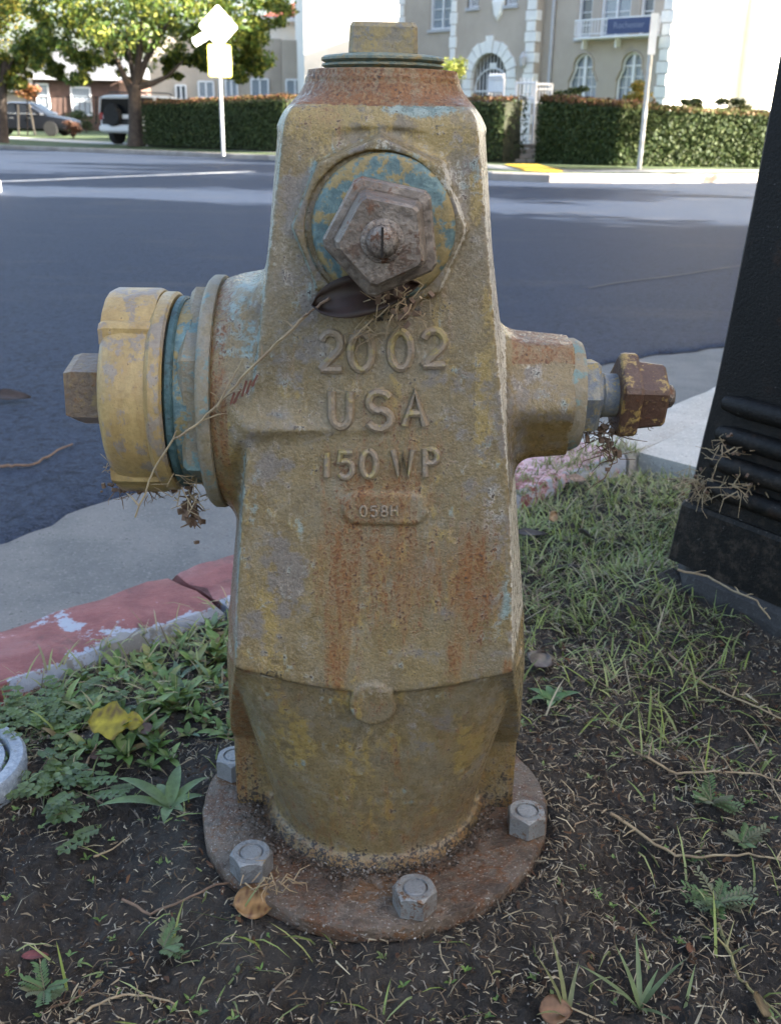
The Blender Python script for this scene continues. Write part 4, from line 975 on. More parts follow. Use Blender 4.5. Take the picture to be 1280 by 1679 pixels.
# painted line and yellow ramp
M_line = simple('road_line', (.55, .55, .53), (.42, .42, .41), 3, .7); M_yel = simple('yellow_ramp_paint', (.75, .48, .02), (.62, .38, .02), 4, .7)
def sheet(name, pix, mat, lift, parent=None):
    m = MB(); P = []
    for px, py in pix: q = on_road(px, py); q.z = road_z(q.y) + lift; P.append(q)
    m.add(P, [tuple(range(len(P)))]); o = m.build(name, mat)
    if parent: o.parent = parent
    else: tag(o, kind='structure')
    return o
m = MB(); L0 = [on_road(-60, 300), on_road(60, 296), on_road(200, 290), on_road(300, 286), on_road(415, 281.5)]
rws = []
for i, q in enumerate(L0):
    t_ = (L0[min(i + 1, 4)] - L0[max(i - 1, 0)]).normalized(); n_ = Vector((-t_.y, t_.x, 0)); rws.append([Vector((q.x, q.y, road_z(q.y) + .005)) + n_ * w for w in (-.11, .11)])
m.rings(rws, False, False, False); o = m.build('road_line', M_line); o.parent = road
sheet('yellow_ramp', [(826, 281), (880, 281), (922, 294), (918, 297), (862, 294)], M_yel, .150)

# white rounded kerb end at the left edge
kb = thing('kerb_end', 'white rounded concrete kerb end jutting into the street at the left edge', 'kerb', on_road(-78, 314))
kb.location.z = road_z(kb.location.y)
m = MB(); prof = [(0, 0), (0, .16), (.05, .22), (.16, .24), (.9, .25)]
m.rings([[Vector((.55 * math.cos(R(a)) * (1 - o_ * .9), (.55 * math.sin(R(a))) * (1 - o_ * .9), z_)) for a in range(0, 360, 15)] for o_, z_ in [(0, -.05), (0, .11), (.06, .165), (.16, .185), (.6, .19)]]); m.build('kerb_nose', simple('white_kerb', (.74, .72, .68), (.66, .64, .6), 4, .8), kb, True)

# ------------------------------------------------------------------ foliage
def leaf_cloud(centers, radii, n, size, cols, flat=.75, normal_up=.0):
    """n small leaves spread through blobs -> arrays"""
    k = rng.integers(0, len(centers), n); c = np.array(centers)[k]; r = np.array(radii)[k]
    d = rng.normal(0, 1, (n, 3)); d /= np.linalg.norm(d, axis=1)[:, None]; rad = rng.random(n) ** .42
    P = c + d * (rad * r)[:, None] * np.array([1, 1, flat])
    nz = d + rng.normal(0, .8, (n, 3)); nz[:, 2] += normal_up; nz /= np.linalg.norm(nz, axis=1)[:, None]
    t1 = np.cross(nz, rng.normal(0, 1, (n, 3))); t1 /= np.linalg.norm(t1, axis=1)[:, None] + 1e-9; t2 = np.cross(nz, t1)
    s = size * rng.uniform(.6, 1.3, n)[:, None]
    V = np.stack([P - t1 * s, P + t2 * s * .45, P + t1 * s, P - t2 * s * .45], 1).reshape(-1, 3)
    F = np.arange(4 * n).reshape(-1, 4); C = palette(n, cols, .3)
    return V, F, np.repeat(C, 4, 0)
M_leaf = vcol_mat('tree_leaves', .5, .45, .35); M_hleaf = vcol_mat('hedge_leaves', .6, .08, .2)
M_bark = simple('bark', (.045, .033, .025), (.075, .056, .043), 6, .9, .02, 20)
def tree(name, label, base, trunk, limbs, clumps, nleaf, size, cols, group='street trees'):
    root = thing(name, label, 'tree', base, 0, group); B = Vector(base)
    m = MB(); m.tube([p - B for p in trunk[0]], lambda t_: trunk[1] * (1.25 - .25 * min(1, t_ * 6) - .25 * t_), 12); tr = m.build('trunk', M_bark, root, True)
    for pts, r in limbs:
        m = MB(); m.tube([p - B for p in pts], lambda t_: r * (1 - .7 * t_), 8); m.build('limb', M_bark, root, True)
    V, F, C = leaf_cloud([tuple(c - B) for c, _ in clumps], [r for _, r in clumps], nleaf, size, cols)
    me = np_mesh('crown', V, F); set_col(me, 'col', C); link('crown', me, M_leaf, root); return root
TG = [(.10, .155, .03), (.14, .19, .035), (.075, .125, .03), (.19, .21, .04), (.055, .095, .028)]
TY = [(.24, .21, .03), (.30, .22, .03), (.16, .18, .03), (.12, .14, .03)]
YT = 38.0
tb = at(223, 237, YT); T = lambda px, py, dy=0: at(px, py, YT + dy)
clumps = []
for (px, py, dy, r) in [(110, 20, 0, 1.5), (150, 70, -.8, 1.1), (180, 10, -1.5, 1.7), (240, -20, 0, 2.2), (250, 60, 1.8, 1.3), (300, 30, -1.2, 1.3), (330, -30, .5, 2.0), (380, 20, -.6, 1.5), (420, 60, 0, 1.0), (405, -40, 0, 1.7), (100, -50, 0, 1.9), (170, -60, .6, 2.2), (420, 100, .3, .7), (345, 95, 1.6, .7), (60, 70, .4, .9), (130, 110, 0, .7), (440, 10, .5, .8), (290, -90, 0, 2.4), (200, 88, 1.5, .7), (365, 60, -1.0, .9), (310, 65, 1.6, .9), (85, 45, -.7, 1.0), (430, -60, 0, 1.3), (90, 120, .5, .4), (290, 105, 1.5, .5), (395, 118, .2, .5)]:
    c0 = T(px, py, dy)
    for q in range(10):
        v_ = Vector((random.gauss(0, 1), random.gauss(0, 1), random.gauss(0, .8))).normalized() * r * random.uniform(.45, .95); clumps.append((c0 + v_, r * random.uniform(.28, .5)))
tree('street_tree', 'broad green street tree with forked dark trunk beside the white car', tb,
     ([T(224, 240), T(223, 215), T(222, 185), T(221, 158), T(222, 140)], .27),
     [([T(221, 160), T(206, 130), T(190, 95, -.5), T(165, 50, -1)], .15), ([T(222, 150), T(226, 110), T(232, 60), T(236, 0)], .17), ([T(223, 145), T(212, 90, .6), T(206, 40, 1)], .12),
      ([T(225, 143), T(250, 137), T(275, 125, .3), T(300, 100, .6)], .13), ([T(224, 140), T(243, 90), T(268, 50, -.6), T(300, 10, -1)], .13), ([T(228, 118), T(250, 85, .8), T(262, 40, 1.2)], .10)], clumps, 30000, .10, TG + [(.26, .27, .05)])
tb = at(4, 232, 41); T2 = lambda px, py, dy=0: at(px, py, 41 + dy); clumps = []
for (px, py, dy, r) in [(0, 60, 0, 1.5), (45, 95, 0, .8), (-40, 20, 0, 2.2), (30, 20, .5, 1.4), (50, 60, -.5, .7), (10, 120, .4, .8), (-30, 90, 0, 1.4), (20, -40, 0, 2.0), (35, 125, -.3, .45)]:
    for q in range(6):
        v_ = Vector((random.gauss(0, 1), random.gauss(0, 1), random.gauss(0, .8))).normalized() * r * random.uniform(.4, .9); clumps.append((T2(px, py, dy) + v_, r * random.uniform(.3, .5)))
tree('street_tree', 'yellowing tree at the left edge, in front of the black car', tb, ([T2(5, 234), T2(4, 190), T2(4, 140), T2(8, 100)], .20), [([T2(4, 150), T2(-15, 110), T2(-40, 70)], .10), ([T2(5, 130), T2(22, 95), T2(40, 60)], .09)], clumps, 9000, .10, TG[:3] + TY)
# unseen trees added out of frame at the right to cast shade across the road
for i, (x, y, h) in enumerate(((9.0, 12.4, 9.5), (10.5, 18.6, 9.5), (12.0, 25.0, 9.0), (9.5, 4.6, 8.5))):
    b = Vector((x, y, -.2)); clumps = []
    for q in range(70):
        v_ = Vector((random.gauss(0, 1), random.gauss(0, 1), random.gauss(0, 1))).normalized() * random.uniform(.2, 1) ; clumps.append((b + Vector((v_.x * 3.0, v_.y * 3.2, h * .62 + v_.z * h * .33)), random.uniform(.7, 1.15)))
    tree('added_shade_tree', ('second', 'third', 'farthest', 'nearest')[i] + ' tall tree added out of view at the right to shade the road', b, ([b, b + Vector((.1, 0, 2)), b + Vector((0, .1, 4)), b + Vector((.1, 0, h * .7))], .26),
         [([b + Vector((0, 0, 3)), b + Vector((1.2, .4, 4.6)), b + Vector((2, .8, 6))], .12), ([b + Vector((0, 0, 3.4)), b + Vector((-1.2, -.6, 5)), b + Vector((-2, -1, 6.4))], .12)], clumps, 9000, .17, TG)

def hedge(name, label, p0, p1, depth, h0, h1, cols, n, top_cols=None, group='clipped hedges', size=.042, round_=.1):
    """clipped hedge from p0 to p1: a dark twiggy core inside a shell of small leaves"""
    p0, p1 = Vector(p0), Vector(p1); root = thing(name, label, 'hedge', p0, 0, group); d = p1 - p0; L = d.xy.length; u = Vector((d.x, d.y, 0)).normalized(); v = Vector((-u.y, u.x, 0))
    m = MB(); sc = .86; rows = []
    for f in (0.01, .25, .5, .75, .99):
        h = h0 + (h1 - h0) * f; b = d * f; rows.append([b + v * (depth * .10) + Vector((0, 0, -.05)), b + v * (depth * .08) + Vector((0, 0, h * .9)), b + v * (depth * .3) + Vector((0, 0, h * .95)), b + v * (depth * .8) + Vector((0, 0, h * .95)), b + v * depth * .93 + Vector((0, 0, -.05))])
    m.rings(rows); m.build('branches', M_hcore, root)
    N = n; f = rng.random(N); which = rng.random(N); hh = h0 + (h1 - h0) * f; bulge = .05 * (vnoise(f * L * 1.1 + 3, hh, 1.0, 55) - .5)
    zf = rng.random(N) ** .9; P = np.zeros((N, 3)); front = which < .62; top = (which >= .62) & (which < .88); endm = which >= .88
    side = np.where(front, rng.normal(.02, .035, N) + bulge, rng.random(N) * depth)
    side = np.where(endm & (rng.random(N) < .5), depth + rng.normal(0, .03, N), side)
    z = np.where(top, hh + rng.normal(0, .025, N) + .04 * (vnoise(f * L * 2, side * 2, 1.3, 56) - .5), zf * hh)
    fe = np.where(endm & (rng.random(N) < .6), np.where(rng.random(N) < .5, rng.normal(0, .03, N) / L, 1 + rng.normal(0, .03, N) / L), f)
    P[:, 0] = d.x * fe + v.x * side; P[:, 1] = d.y * fe + v.y * side; P[:, 2] = d.z * fe + z
    nz = rng.normal(0, .75, (N, 3)); nz[front] += np.array([-v.x, -v.y, .35]); nz[top] += np.array([0, 0, 1.2]); nz /= np.linalg.norm(nz, axis=1)[:, None]
    t1 = np.cross(nz, rng.normal(0, 1, (N, 3))); t1 /= np.linalg.norm(t1, axis=1)[:, None]; t2 = np.cross(nz, t1); s = (size * rng.uniform(.6, 1.3, N))[:, None]
    V = np.stack([P - t1 * s, P + t2 * s * .5, P + t1 * s, P - t2 * s * .5], 1).reshape(-1, 3); C = palette(N, cols, .3)
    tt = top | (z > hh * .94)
    if top_cols is not None: C[tt] = palette(int(tt.sum()), top_cols, .25)  # leaves along the top have their own colours
    me = np_mesh('foliage', V, np.arange(4 * N).reshape(-1, 4)); set_col(me, 'col', np.repeat(C, 4, 0)); link('foliage', me, M_hleaf, root); return root
M_hcore = simple('hedge_core', (.018, .022, .010), (.03, .032, .015), 6, .95)
HC = [(.034, .055, .017), (.048, .070, .022), (.026, .043, .015), (.065, .082, .030)]
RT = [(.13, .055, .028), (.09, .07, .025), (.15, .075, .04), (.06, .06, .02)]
h0 = at(236, 237, 37.5); h1 = at(470, 248, 32.5)
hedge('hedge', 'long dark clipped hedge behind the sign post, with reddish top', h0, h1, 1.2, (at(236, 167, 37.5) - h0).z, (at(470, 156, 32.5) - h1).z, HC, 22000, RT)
h0 = at(640, 262, 27.5); h1 = at(822, 262, 25.5)
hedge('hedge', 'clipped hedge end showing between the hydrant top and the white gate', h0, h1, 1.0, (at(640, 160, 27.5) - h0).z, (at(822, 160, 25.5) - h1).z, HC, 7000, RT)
h0 = at(876, 266, 26.0); h1 = at(1010, 275, 24.0)
hq = at(1330, 277, 24.8)
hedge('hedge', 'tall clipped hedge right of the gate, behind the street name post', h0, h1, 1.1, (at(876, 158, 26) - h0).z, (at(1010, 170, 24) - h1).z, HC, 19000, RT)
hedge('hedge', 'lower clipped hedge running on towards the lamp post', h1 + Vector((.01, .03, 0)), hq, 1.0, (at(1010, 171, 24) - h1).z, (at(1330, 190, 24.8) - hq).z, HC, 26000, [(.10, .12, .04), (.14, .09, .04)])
def shrub(name, label, px, py, Y, r, cols, n=1500, flat=.7, size=.05):
    c = at(px, py, Y); root = thing(name, label, 'shrub', c); V, F, C = leaf_cloud([(0, 0, 0)] + [(random.gauss(0, r * .5), random.gauss(0, r * .5), random.gauss(0, r * .3)) for _ in range(6)], [r] + [r * .5] * 6, n, size, cols, flat)
    me = np_mesh('foliage', V, F); set_col(me, 'col', C); link('foliage', me, M_leaf, root); m = MB(); m.tube([(0, 0, -r * 1.2), (0, 0, 0)], .04, 6); m.build('stem', M_bark, root); return root
shrub('rounded_shrub', 'yellow green rounded shrub behind the hedge, below the arched window', 1045, 165, 27, .42, [(.26, .22, .04), (.16, .17, .04), (.30, .20, .03)])
shrub('leafy_shrub', 'bright yellow green shrub beside the left quoin of the entrance', 735, 118, 30, .55, [(.30, .34, .06), (.22, .28, .05), (.36, .36, .10)])
shrub('leafy_shrub', 'bright lime shrub low behind the gate', 823, 208, 27.5, .22, [(.36, .40, .05), (.28, .34, .04)], 700)
shrub('flowering_shrub', 'pale yellow flowering shrub showing through the gate', 848, 172, 28.5, .30, [(.62, .55, .20), (.50, .42, .15), (.20, .24, .06)], 500)
shrub('clipped_shrub', 'small dark shrub top rising over the low hedge, left of the other', 1138, 172, 26.5, .26, HC + [(.12, .12, .03)], 900, .5)
shrub('clipped_shrub', 'wider dark shrub top rising over the low hedge near the lamp post', 1215, 180, 26.5, .42, HC + [(.12, .12, .03)], 1400, .4)
shrub('clipped_shrub', 'dark green shrub showing over the hedge at the downpipe foot', 935, 156, 29, .45, HC, 900, .35)

# ------------------------------------------------------------------ corner apartment building
FE, FN = Vector((.696, -.718, 0)), Vector((-.718, -.696, 0))
FO = Vector((5.37, 34.0, 0))
def fac(px, py, out=0.0):
    """(u, z) on the facade plane"""
    d = ray(px, py); o = Vector((0, 0, CAM_H)); t = ((FO + FN * out) - o).dot(FN) / d.dot(FN); p = o + d * t; return (p - FO).dot(FE), p.z
def fp(u, z, out=0.0): return FO + FE * u + FN * out + Vector((0, 0, z))
def t_stucco(name, a, b):
    t = NT(name); t.color(t.mix(t.ramp(t.noise(.9, 7, .65), .35, .68), a, b)); t.rough(.9); t.bump(t.noise(18, 6, .7), .02, .5); return t.mat
M_stucco = t_stucco('beige_stucco', (.385, .335, .285), (.44, .385, .33)); M_white = t_stucco('white_stucco', (.80, .77, .71), (.74, .70, .63))
M_quoin = simple('white_quoin', (.78, .78, .76), (.70, .70, .69), 3, .8); M_frame = simple('white_frame', (.74, .75, .76), (.68, .69, .71), 5, .5)
def t_glass(name, c, curtain):
    t = NT(name); w = t.n('TexWave'); w.inputs['Scale'].default_value = 6; w.inputs['Distortion'].default_value = 2; t.l(t.tc(), w.inputs['Vector'])
    t.color(t.mix(t.ramp(w.outputs['Fac'], .2, .8), c, curtain)); t.rough(.12); t.set('Specular IOR Level', .8); return t.mat
M_glass = t_glass('curtained_glass', (.16, .20, .25), (.36, .40, .44)); M_dkglass = t_glass('dark_glass', (.055, .065, .08), (.11, .125, .15)); M_iron = simple('white_iron', (.72, .73, .76), (.66, .67, .70), 8, .5)
M_greymetal = simple('grey_downpipe', (.42, .43, .46), (.38, .39, .42), 5, .5)
apt = thing('apartment_building', 'beige stucco apartment building with white quoins, arched entrance and balcony', 'building', fp(0, 0))
def fb(name, u0, u1, z0, z1, o0, o1, mat, parent=apt):
    """box on the facade between u0..u1, z0..z1 and outward o0..o1"""
    m = MB(); c = [fp(u, z, o) - FO for o in (o0, o1) for z in (z0, z1) for u in (u0, u1)]
    m.add(c, [(0, 2, 3, 1), (4, 5, 7, 6), (0, 1, 5, 4), (2, 6, 7, 3), (0, 4, 6, 2), (1, 3, 7, 5)])
    o = m.build(name, mat)
    if parent is not None: o.parent = parent; 
    if parent is not None and parent is not apt: pass
    return o
UL = fac(655, 60)[0]; UR = fac(1096, 90)[0]; UT0, UT1 = fac(750, 60)[0], fac(890, 60)[0]
ZB, ZT = -.3, 8.6
# wall with real openings: split into columns round each opening
OPEN = []   # (u0, u1, z0, z1)
def opening(pl, pr, pt, pb): u0 = fac(pl, (pt + pb) / 2)[0]; u1 = fac(pr, (pt + pb) / 2)[0]; z1 = fac((pl + pr) / 2, pt)[1]; z0 = fac((pl + pr) / 2, pb)[1]; return [u0, u1, z0, z1]
W_L = opening(705, 743, -38, 48); W_B1 = opening(948, 971, -45, 62); W_D = opening(985, 1034, -45, 60); W_B2 = opening(1050, 1072, -45, 58)
A1 = opening(932, 978, 88, 160); A2 = opening(1010, 1058, 85, 163)
W_T1 = opening(779, 797, -35, 14); W_T2 = opening(841, 860, -35, 10)
def wall_with(name, u0, u1, z0, z1, holes, o0, o1, mat, parent):
    us = sorted({u0, u1} | {h[0] for h in holes} | {h[1] for h in holes}); zs = sorted({z0, z1} | {h[2] for h in holes} | {h[3] for h in holes})
    m = MB()
    for a, b in zip(us, us[1:]):
        for c, d in zip(zs, zs[1:]):
            if any(h[0] - 1e-6 <= a and b <= h[1] + 1e-6 and h[2] - 1e-6 <= c and d <= h[3] + 1e-6 for h in holes): continue
            V = [fp(u, z, o) - FO for o in (o0, o1) for z in (c, d) for u in (a, b)]; m.add(V, [(4, 5, 7, 6)])
    for h in holes:
        a, b, c, d = h; V = [fp(u, z, o) - FO for o in (o0, o1) for z in (c, d) for u in (a, b)]; m.add(V, [(0, 1, 5, 4), (6, 7, 3, 2), (0, 4, 6, 2), (1, 3, 7, 5)])
    return m.build(name, mat, parent)
wall_with('wall', UL, UT0 + .02, ZB, ZT, [W_L], -.25, 0, M_stucco, apt)
wall_with('wall', UT1 - .02, UR, ZB, ZT, [W_B1, W_D, W_B2, A1, A2], -.25, 0, M_stucco, apt)
# rear body and the sunlit side wall
SN = FE; SDIR = -FN
m = MB(); V = [fp(u, z, o) - FO for o in (-.26, -11) for z in (ZB, ZT) for u in (UL, UR)]
m.add(V, [(4, 6, 7, 5), (2, 3, 7, 6), (0, 2, 6, 4)]); m.add([fp(UL, z, -.9) - FO for z in (ZB,)] + [fp(UR, ZB, -.9) - FO, fp(UR, ZT, -.9) - FO, fp(UL, ZT, -.9) - FO], [(0, 1, 2, 3)]); m.build('rear_walls', M_stucco, apt)
def sb(name, d0, d1, z0, z1, o0, o1, mat, parent=apt):
    """box on the side wall: d = distance back from the corner, o = outward"""
    m = MB(); c = [FE * (UR + o) + SDIR * d + Vector((0, 0, z)) for o in (o0, o1) for z in (z0, z1) for d in (d0, d1)]
    m.add(c, [(0, 2, 3, 1), (4, 5, 7, 6), (0, 1, 5, 4), (2, 6, 7, 3), (0, 4, 6, 2), (1, 3, 7, 5)]); o = m.build(name, mat); o.parent = parent; return o
sb('side_wall', .0, 11, ZB, ZT, -.2, .0, M_white); sb('side_wing', 4.2, 11, ZB, ZT - .4, .004, 1.1, M_white)
m = MB(); q0 = FE * (UR + .09) + SDIR * 3.1; m.tube([q0 + Vector((0, 0, ZB)), q0 + Vector((0, 0, 3)), q0 + Vector((0, 0, ZT))], .06, 8); m.build('downpipe', M_greymetal, apt)
fb('cornice', UL - .1, UR + .1, ZT, ZT + .3, -.3, .25, M_quoin)
# quoins: each stone a part
def quoins(parent, uc, w, out, zs0, zs1, hgt, jog):
    z = zs0; k = 0
    while z < zs1:
        j = jog if k % 2 else 0; fb('quoin', uc - w / 2 - j, uc + w / 2 + j, z + .012, z + hgt - .012, out - .2, out + .05, M_quoin, parent); z += hgt; k += 1
fb('tower_wall_back', UT0, UT1, ZB, ZT, -.5, -.3, M_stucco)
UC = (UT0 + UT1) / 2
def arch_hole():
    a = opening(783, 842, 87, 200); return a
AH = arch_hole(); rA = (AH[1] - AH[0]) / 2; uA = (AH[0] + AH[1]) / 2; zA = AH[3] - rA
TO = .35
def arch_wall(name, u0, u1, z0, z1, uc, r, zs, o, mat, parent, depth=.3, holes=()):
    """wall panel with an arched opening (and rectangular ones above)"""
    m = MB(); N = 14; arcp = [(uc - r * math.cos(math.pi * i / N), zs + r * math.sin(math.pi * i / N)) for i in range(N + 1)]
    ztop = zs + r + .15; q = lambda u, z, oo=o: fp(u, z, oo) - FO
    m.add([q(u0, z0), q(uc - r, z0), q(uc - r, zs), q(u0, zs)], [(0, 1, 2, 3)]); m.add([q(uc + r, z0), q(u1, z0), q(u1, zs), q(uc + r, zs)], [(0, 1, 2, 3)])
    m.add([q(u0, zs), q(uc - r, zs), q(uc - r, ztop), q(u0, ztop)], [(0, 1, 2, 3)]); m.add([q(uc + r, zs), q(u1, zs), q(u1, ztop), q(uc + r, ztop)], [(0, 1, 2, 3)])
    for (a, b), (c, d) in zip(arcp, arcp[1:]):
        m.add([q(a, b), q(c, d), q(c, ztop), q(a, ztop)], [(0, 1, 2, 3)]); m.add([q(a, b), q(a, b, o - depth), q(c, d, o - depth), q(c, d)], [(0, 1, 2, 3)])
    m.add([q(uc - r, z0), q(uc - r, z0, o - depth), q(uc - r, zs, o - depth), q(uc - r, zs)], [(0, 1, 2, 3)]); m.add([q(uc + r, z0), q(uc + r, zs), q(uc + r, zs, o - depth), q(uc + r, z0, o - depth)], [(0, 1, 2, 3)])
    us = sorted({u0, u1} | {h[0] for h in holes} | {h[1] for h in holes}); zz = sorted({ztop, z1} | {h[2] for h in holes} | {h[3] for h in holes})
    for a, b in zip(us, us[1:]):
        for c, d in zip(zz, zz[1:]):
            if any(h[0] - 1e-6 <= a and b <= h[1] + 1e-6 and h[2] - 1e-6 <= c and d <= h[3] + 1e-6 for h in holes): continue
            m.add([q(a, c), q(b, c), q(b, d), q(a, d)], [(0, 1, 2, 3)])
    return m.build(name, mat, parent)
arch_wall('tower_wall', UT0, UT1, ZB, ZT, uA, rA, zA, TO, M_stucco, apt, .45, [W_T1, W_T2])
for uu in (UT0, UT1):
    m = MB(); m.add([fp(uu, ZB, 0) - FO, fp(uu, ZB, TO) - FO, fp(uu, ZT, TO) - FO, fp(uu, ZT, 0) - FO], [(0, 1, 2, 3)]); m.build('tower_return', M_stucco, apt)
quoins(apt, UT0 + .14, .22, TO, ZB, ZT, .36, .045); quoins(apt, UT1 - .20, .34, TO, ZB, ZT, .30, .05); quoins(apt, UR - .14, .30, .0, ZB, ZT, .33, .06); quoins(apt, UL + .1, .22, 0, 1.2, ZT, .36, .045)
zk = ZB; k = 0
while zk < ZT: sb('quoin', .0, .34 + (.14 if k % 2 else 0), zk + .012, zk + .318, -.02, .05, M_quoin); zk += .33; k += 1
# voussoirs round the entrance arch
N = 11
for i in range(N):
    a0, a1 = math.pi * i / N + .014, math.pi * (i + 1) / N - .014; mid = i == N // 2; ro = rA + (.50 if mid else (.40 if i % 2 else .36)); m = MB(); c = []
    for o in (TO - .1, TO + (.075 if mid else .05)):
        for r, a in ((rA - .01, a0), (ro, a0), (ro, a1), (rA - .01, a1)): c.append(fp(uA - r * math.cos(a), zA + r * math.sin(a), o) - FO)
    m.add(c, [(3, 2, 1, 0), (4, 5, 6, 7), (0, 1, 5, 4), (1, 2, 6, 5), (2, 3, 7, 6), (3, 0, 4, 7)]); m.build('voussoir', M_quoin, apt)
for sgn in (-1, 1):
    for k in range(5): u_ = uA + sgn * (rA + .17); w_h = .19 + (.03 if k % 2 else 0); fb('jamb_stone', u_ - w_h, u_ + w_h, zA - .32 * (k + 1) + .012, zA - .32 * k - .012, TO - .1, TO + .05, M_quoin)
# entrance recess with iron grille
fb('entrance_door', uA - rA - .1, uA + rA + .1, ZB, zA + rA + .2, -.28, -.22, M_dkglass)
gate_n = 11
for i in range(gate_n):
    u_ = uA - rA + 2 * rA * (i + .5) / gate_n; zt_ = zA + math.sqrt(max(.01, rA * rA - (u_ - uA) ** 2)); fb('grille_bar', u_ - .012, u_ + .012, ZB, zt_, TO - .22, TO - .195, M_iron)
m = MB(); m.tube([fp(uA - rA * .97 * math.cos(math.pi * i / 16), zA - .35 + rA * .85 * math.sin(math.pi * i / 16), TO - .18) - FO for i in range(17)], .028, 6); m.build('grille_arch', M_iron, apt, True)
fb('grille_rail', uA - rA, uA + rA, zA - .40, zA - .35, TO - .19, TO - .16, M_iron); fb('grille_rail', uA - rA, uA + rA, zA - 1.05, zA - 1.0, TO - .19, TO - .16, M_iron); fb('house_number_plate', uA - .16, uA + .14, zA + .28, zA + .48, TO - .19, TO - .17, M_frame)
# crest
u_, z_c = fac(817, 14, TO); m = MB(); sh = [(-.26, .22), (-.14, .30), (0, .25), (.14, .30), (.26, .22), (.20, .02), (.16, -.18), (0, -.36), (-.16, -.18), (-.20, .02)]
m.rings([[fp(u_ + a * s, z_c + b * s, TO + oo) - FO for a, b in sh] for s, oo in ((1, 0), (1, .04), (.7, .09))]); m.build('crest', M_quoin, apt)
for px, py in ((758, 107), (862, 99)):
    u_, z_c = fac(px, py, TO); m = MB(); m.lathe([(.03, -.22), (.09, -.15), (.11, .08), (.05, .18), (.02, .24)], 8, Matrix.Translation(fp(u_, z_c, TO + .17) - FO)); m.build('wall_lantern', M_greymetal, apt)
for px in (905,):
    u_, _ = fac(px, 80); m = MB(); m.tube([fp(u_, ZB, .07) - FO, fp(u_, 3, .07) - FO, fp(u_, ZT, .07) - FO], .055, 8); m.build('downpipe', M_greymetal, apt)
def window(h, o, mull, rows_, glass=M_glass, sill=True, fw=.06):
    a, b, c, d = h; w = fb('window', a, b, c, d, o - .2, o - .16, glass)
    for u0, u1, z0, z1 in ((a, a + fw, c, d), (b - fw, b, c, d), (a + fw, b - fw, c, c + fw), (a + fw, b - fw, d - fw, d)): fb('frame', u0, u1, z0, z1, o - .158, o - .06, M_frame, w)
    for i in range(1, mull): u_ = a + (b - a) * i / mull; fb('mullion', u_ - .03, u_ + .03, c + fw, d - fw, o - .155, o - .08, M_frame, w)
    for i in range(1, rows_): z_m = c + (d - c) * i / rows_; fb('glazing_bar', a + fw, b - fw, z_m - .012, z_m + .012, o - .157, o - .13, M_frame, w)
    if sill: fb('sill', a - .06, b + .06, c - .09, c, o - .1, o + .07, M_greymetal, w)
    return w
window(W_L, 0, 2, 5); window(W_B1, 0, 1, 5, M_dkglass); window(W_D, 0, 2, 5); window(W_B2, 0, 1, 5, M_dkglass)
for h in (W_T1, W_T2):
    w = window(h, TO, 1, 1, M_dkglass)
    for i in range(1, 6): u_ = h[0] + (h[1] - h[0]) * i / 6; fb('window_bar', u_ - .010, u_ + .010, h[2], h[3], TO - .03, TO - .01, M_iron, w)
def arched_window(h):
    a, b, c, d = h; w = b - a; r = w * .36; uc = (a + b) / 2; zs = d - r
    fr = fb('window', a, b, c, d, -.22, -.18, M_glass)
    # corbel fillers leave the stepped arch outline
    for sgn in (-1, 1):
        m = MB(); N = 8; e = uc + sgn * w / 2; s1 = uc + sgn * r; q = lambda u, z, o=.0: fp(u, z, o) - FO
        pts = [(e + sgn * .01, d + .01), (uc, d + .01)] + [(uc + sgn * r * math.sin(math.pi / 2 * i / N), zs + r * math.cos(math.pi / 2 * i / N)) for i in range(N + 1)] + [(s1, zs - .10), (s1 + sgn * .05, zs - .17), (e + sgn * .01, zs - .38)]
        V = [q(u, z, .001) for u, z in pts] + [q(u, z, -.2) for u, z in pts]; n = len(pts); F = [tuple(range(n)) if sgn < 0 else tuple(range(n - 1, -1, -1))] + [(i, (i + 1) % n, n + (i + 1) % n, n + i) for i in range(n)]
        m.add(V, F); m.build('arch_shoulder', M_stucco, apt)
        edge = [(uc + sgn * (r - .03) * math.sin(math.pi / 2 * i / N), zs + (r - .03) * math.cos(math.pi / 2 * i / N)) for i in range(N + 1)] + [(s1 - sgn * .03, zs - .10), (s1 + sgn * .02, zs - .18), (e - sgn * .03, zs - .40), (e - sgn * .03, c)]
        m = MB(); m.tube([q(u, z, -.10) for u, z in edge], .038, 6); m.build('frame', M_frame, fr)
        m = MB(); m.tube([q(u + (u - uc) * .10, z + (.05 if z > zs else 0), .02) for u, z in edge[:-1]], .030, 5); m.build('hood_mould', M_stucco, fr)
    fb('mullion', uc - .045, uc + .045, c, d - .02, -.178, -.09, M_frame, fr)
    for sgn in (-1, 1): u_ = uc + sgn * w * .24; fb('glazing_bar', u_ - .012, u_ + .012, c, zs, -.179, -.15, M_frame, fr)
    for k in (.36, .68): fb('glazing_bar', a, b, c + (zs - c) * k - .012, c + (zs - c) * k + .012, -.179, -.155, M_frame, fr)
    fb('transom', uc - r, uc + r, zs - .02, zs + .02, -.178, -.12, M_frame, fr)
arched_window(A1); arched_window(A2)
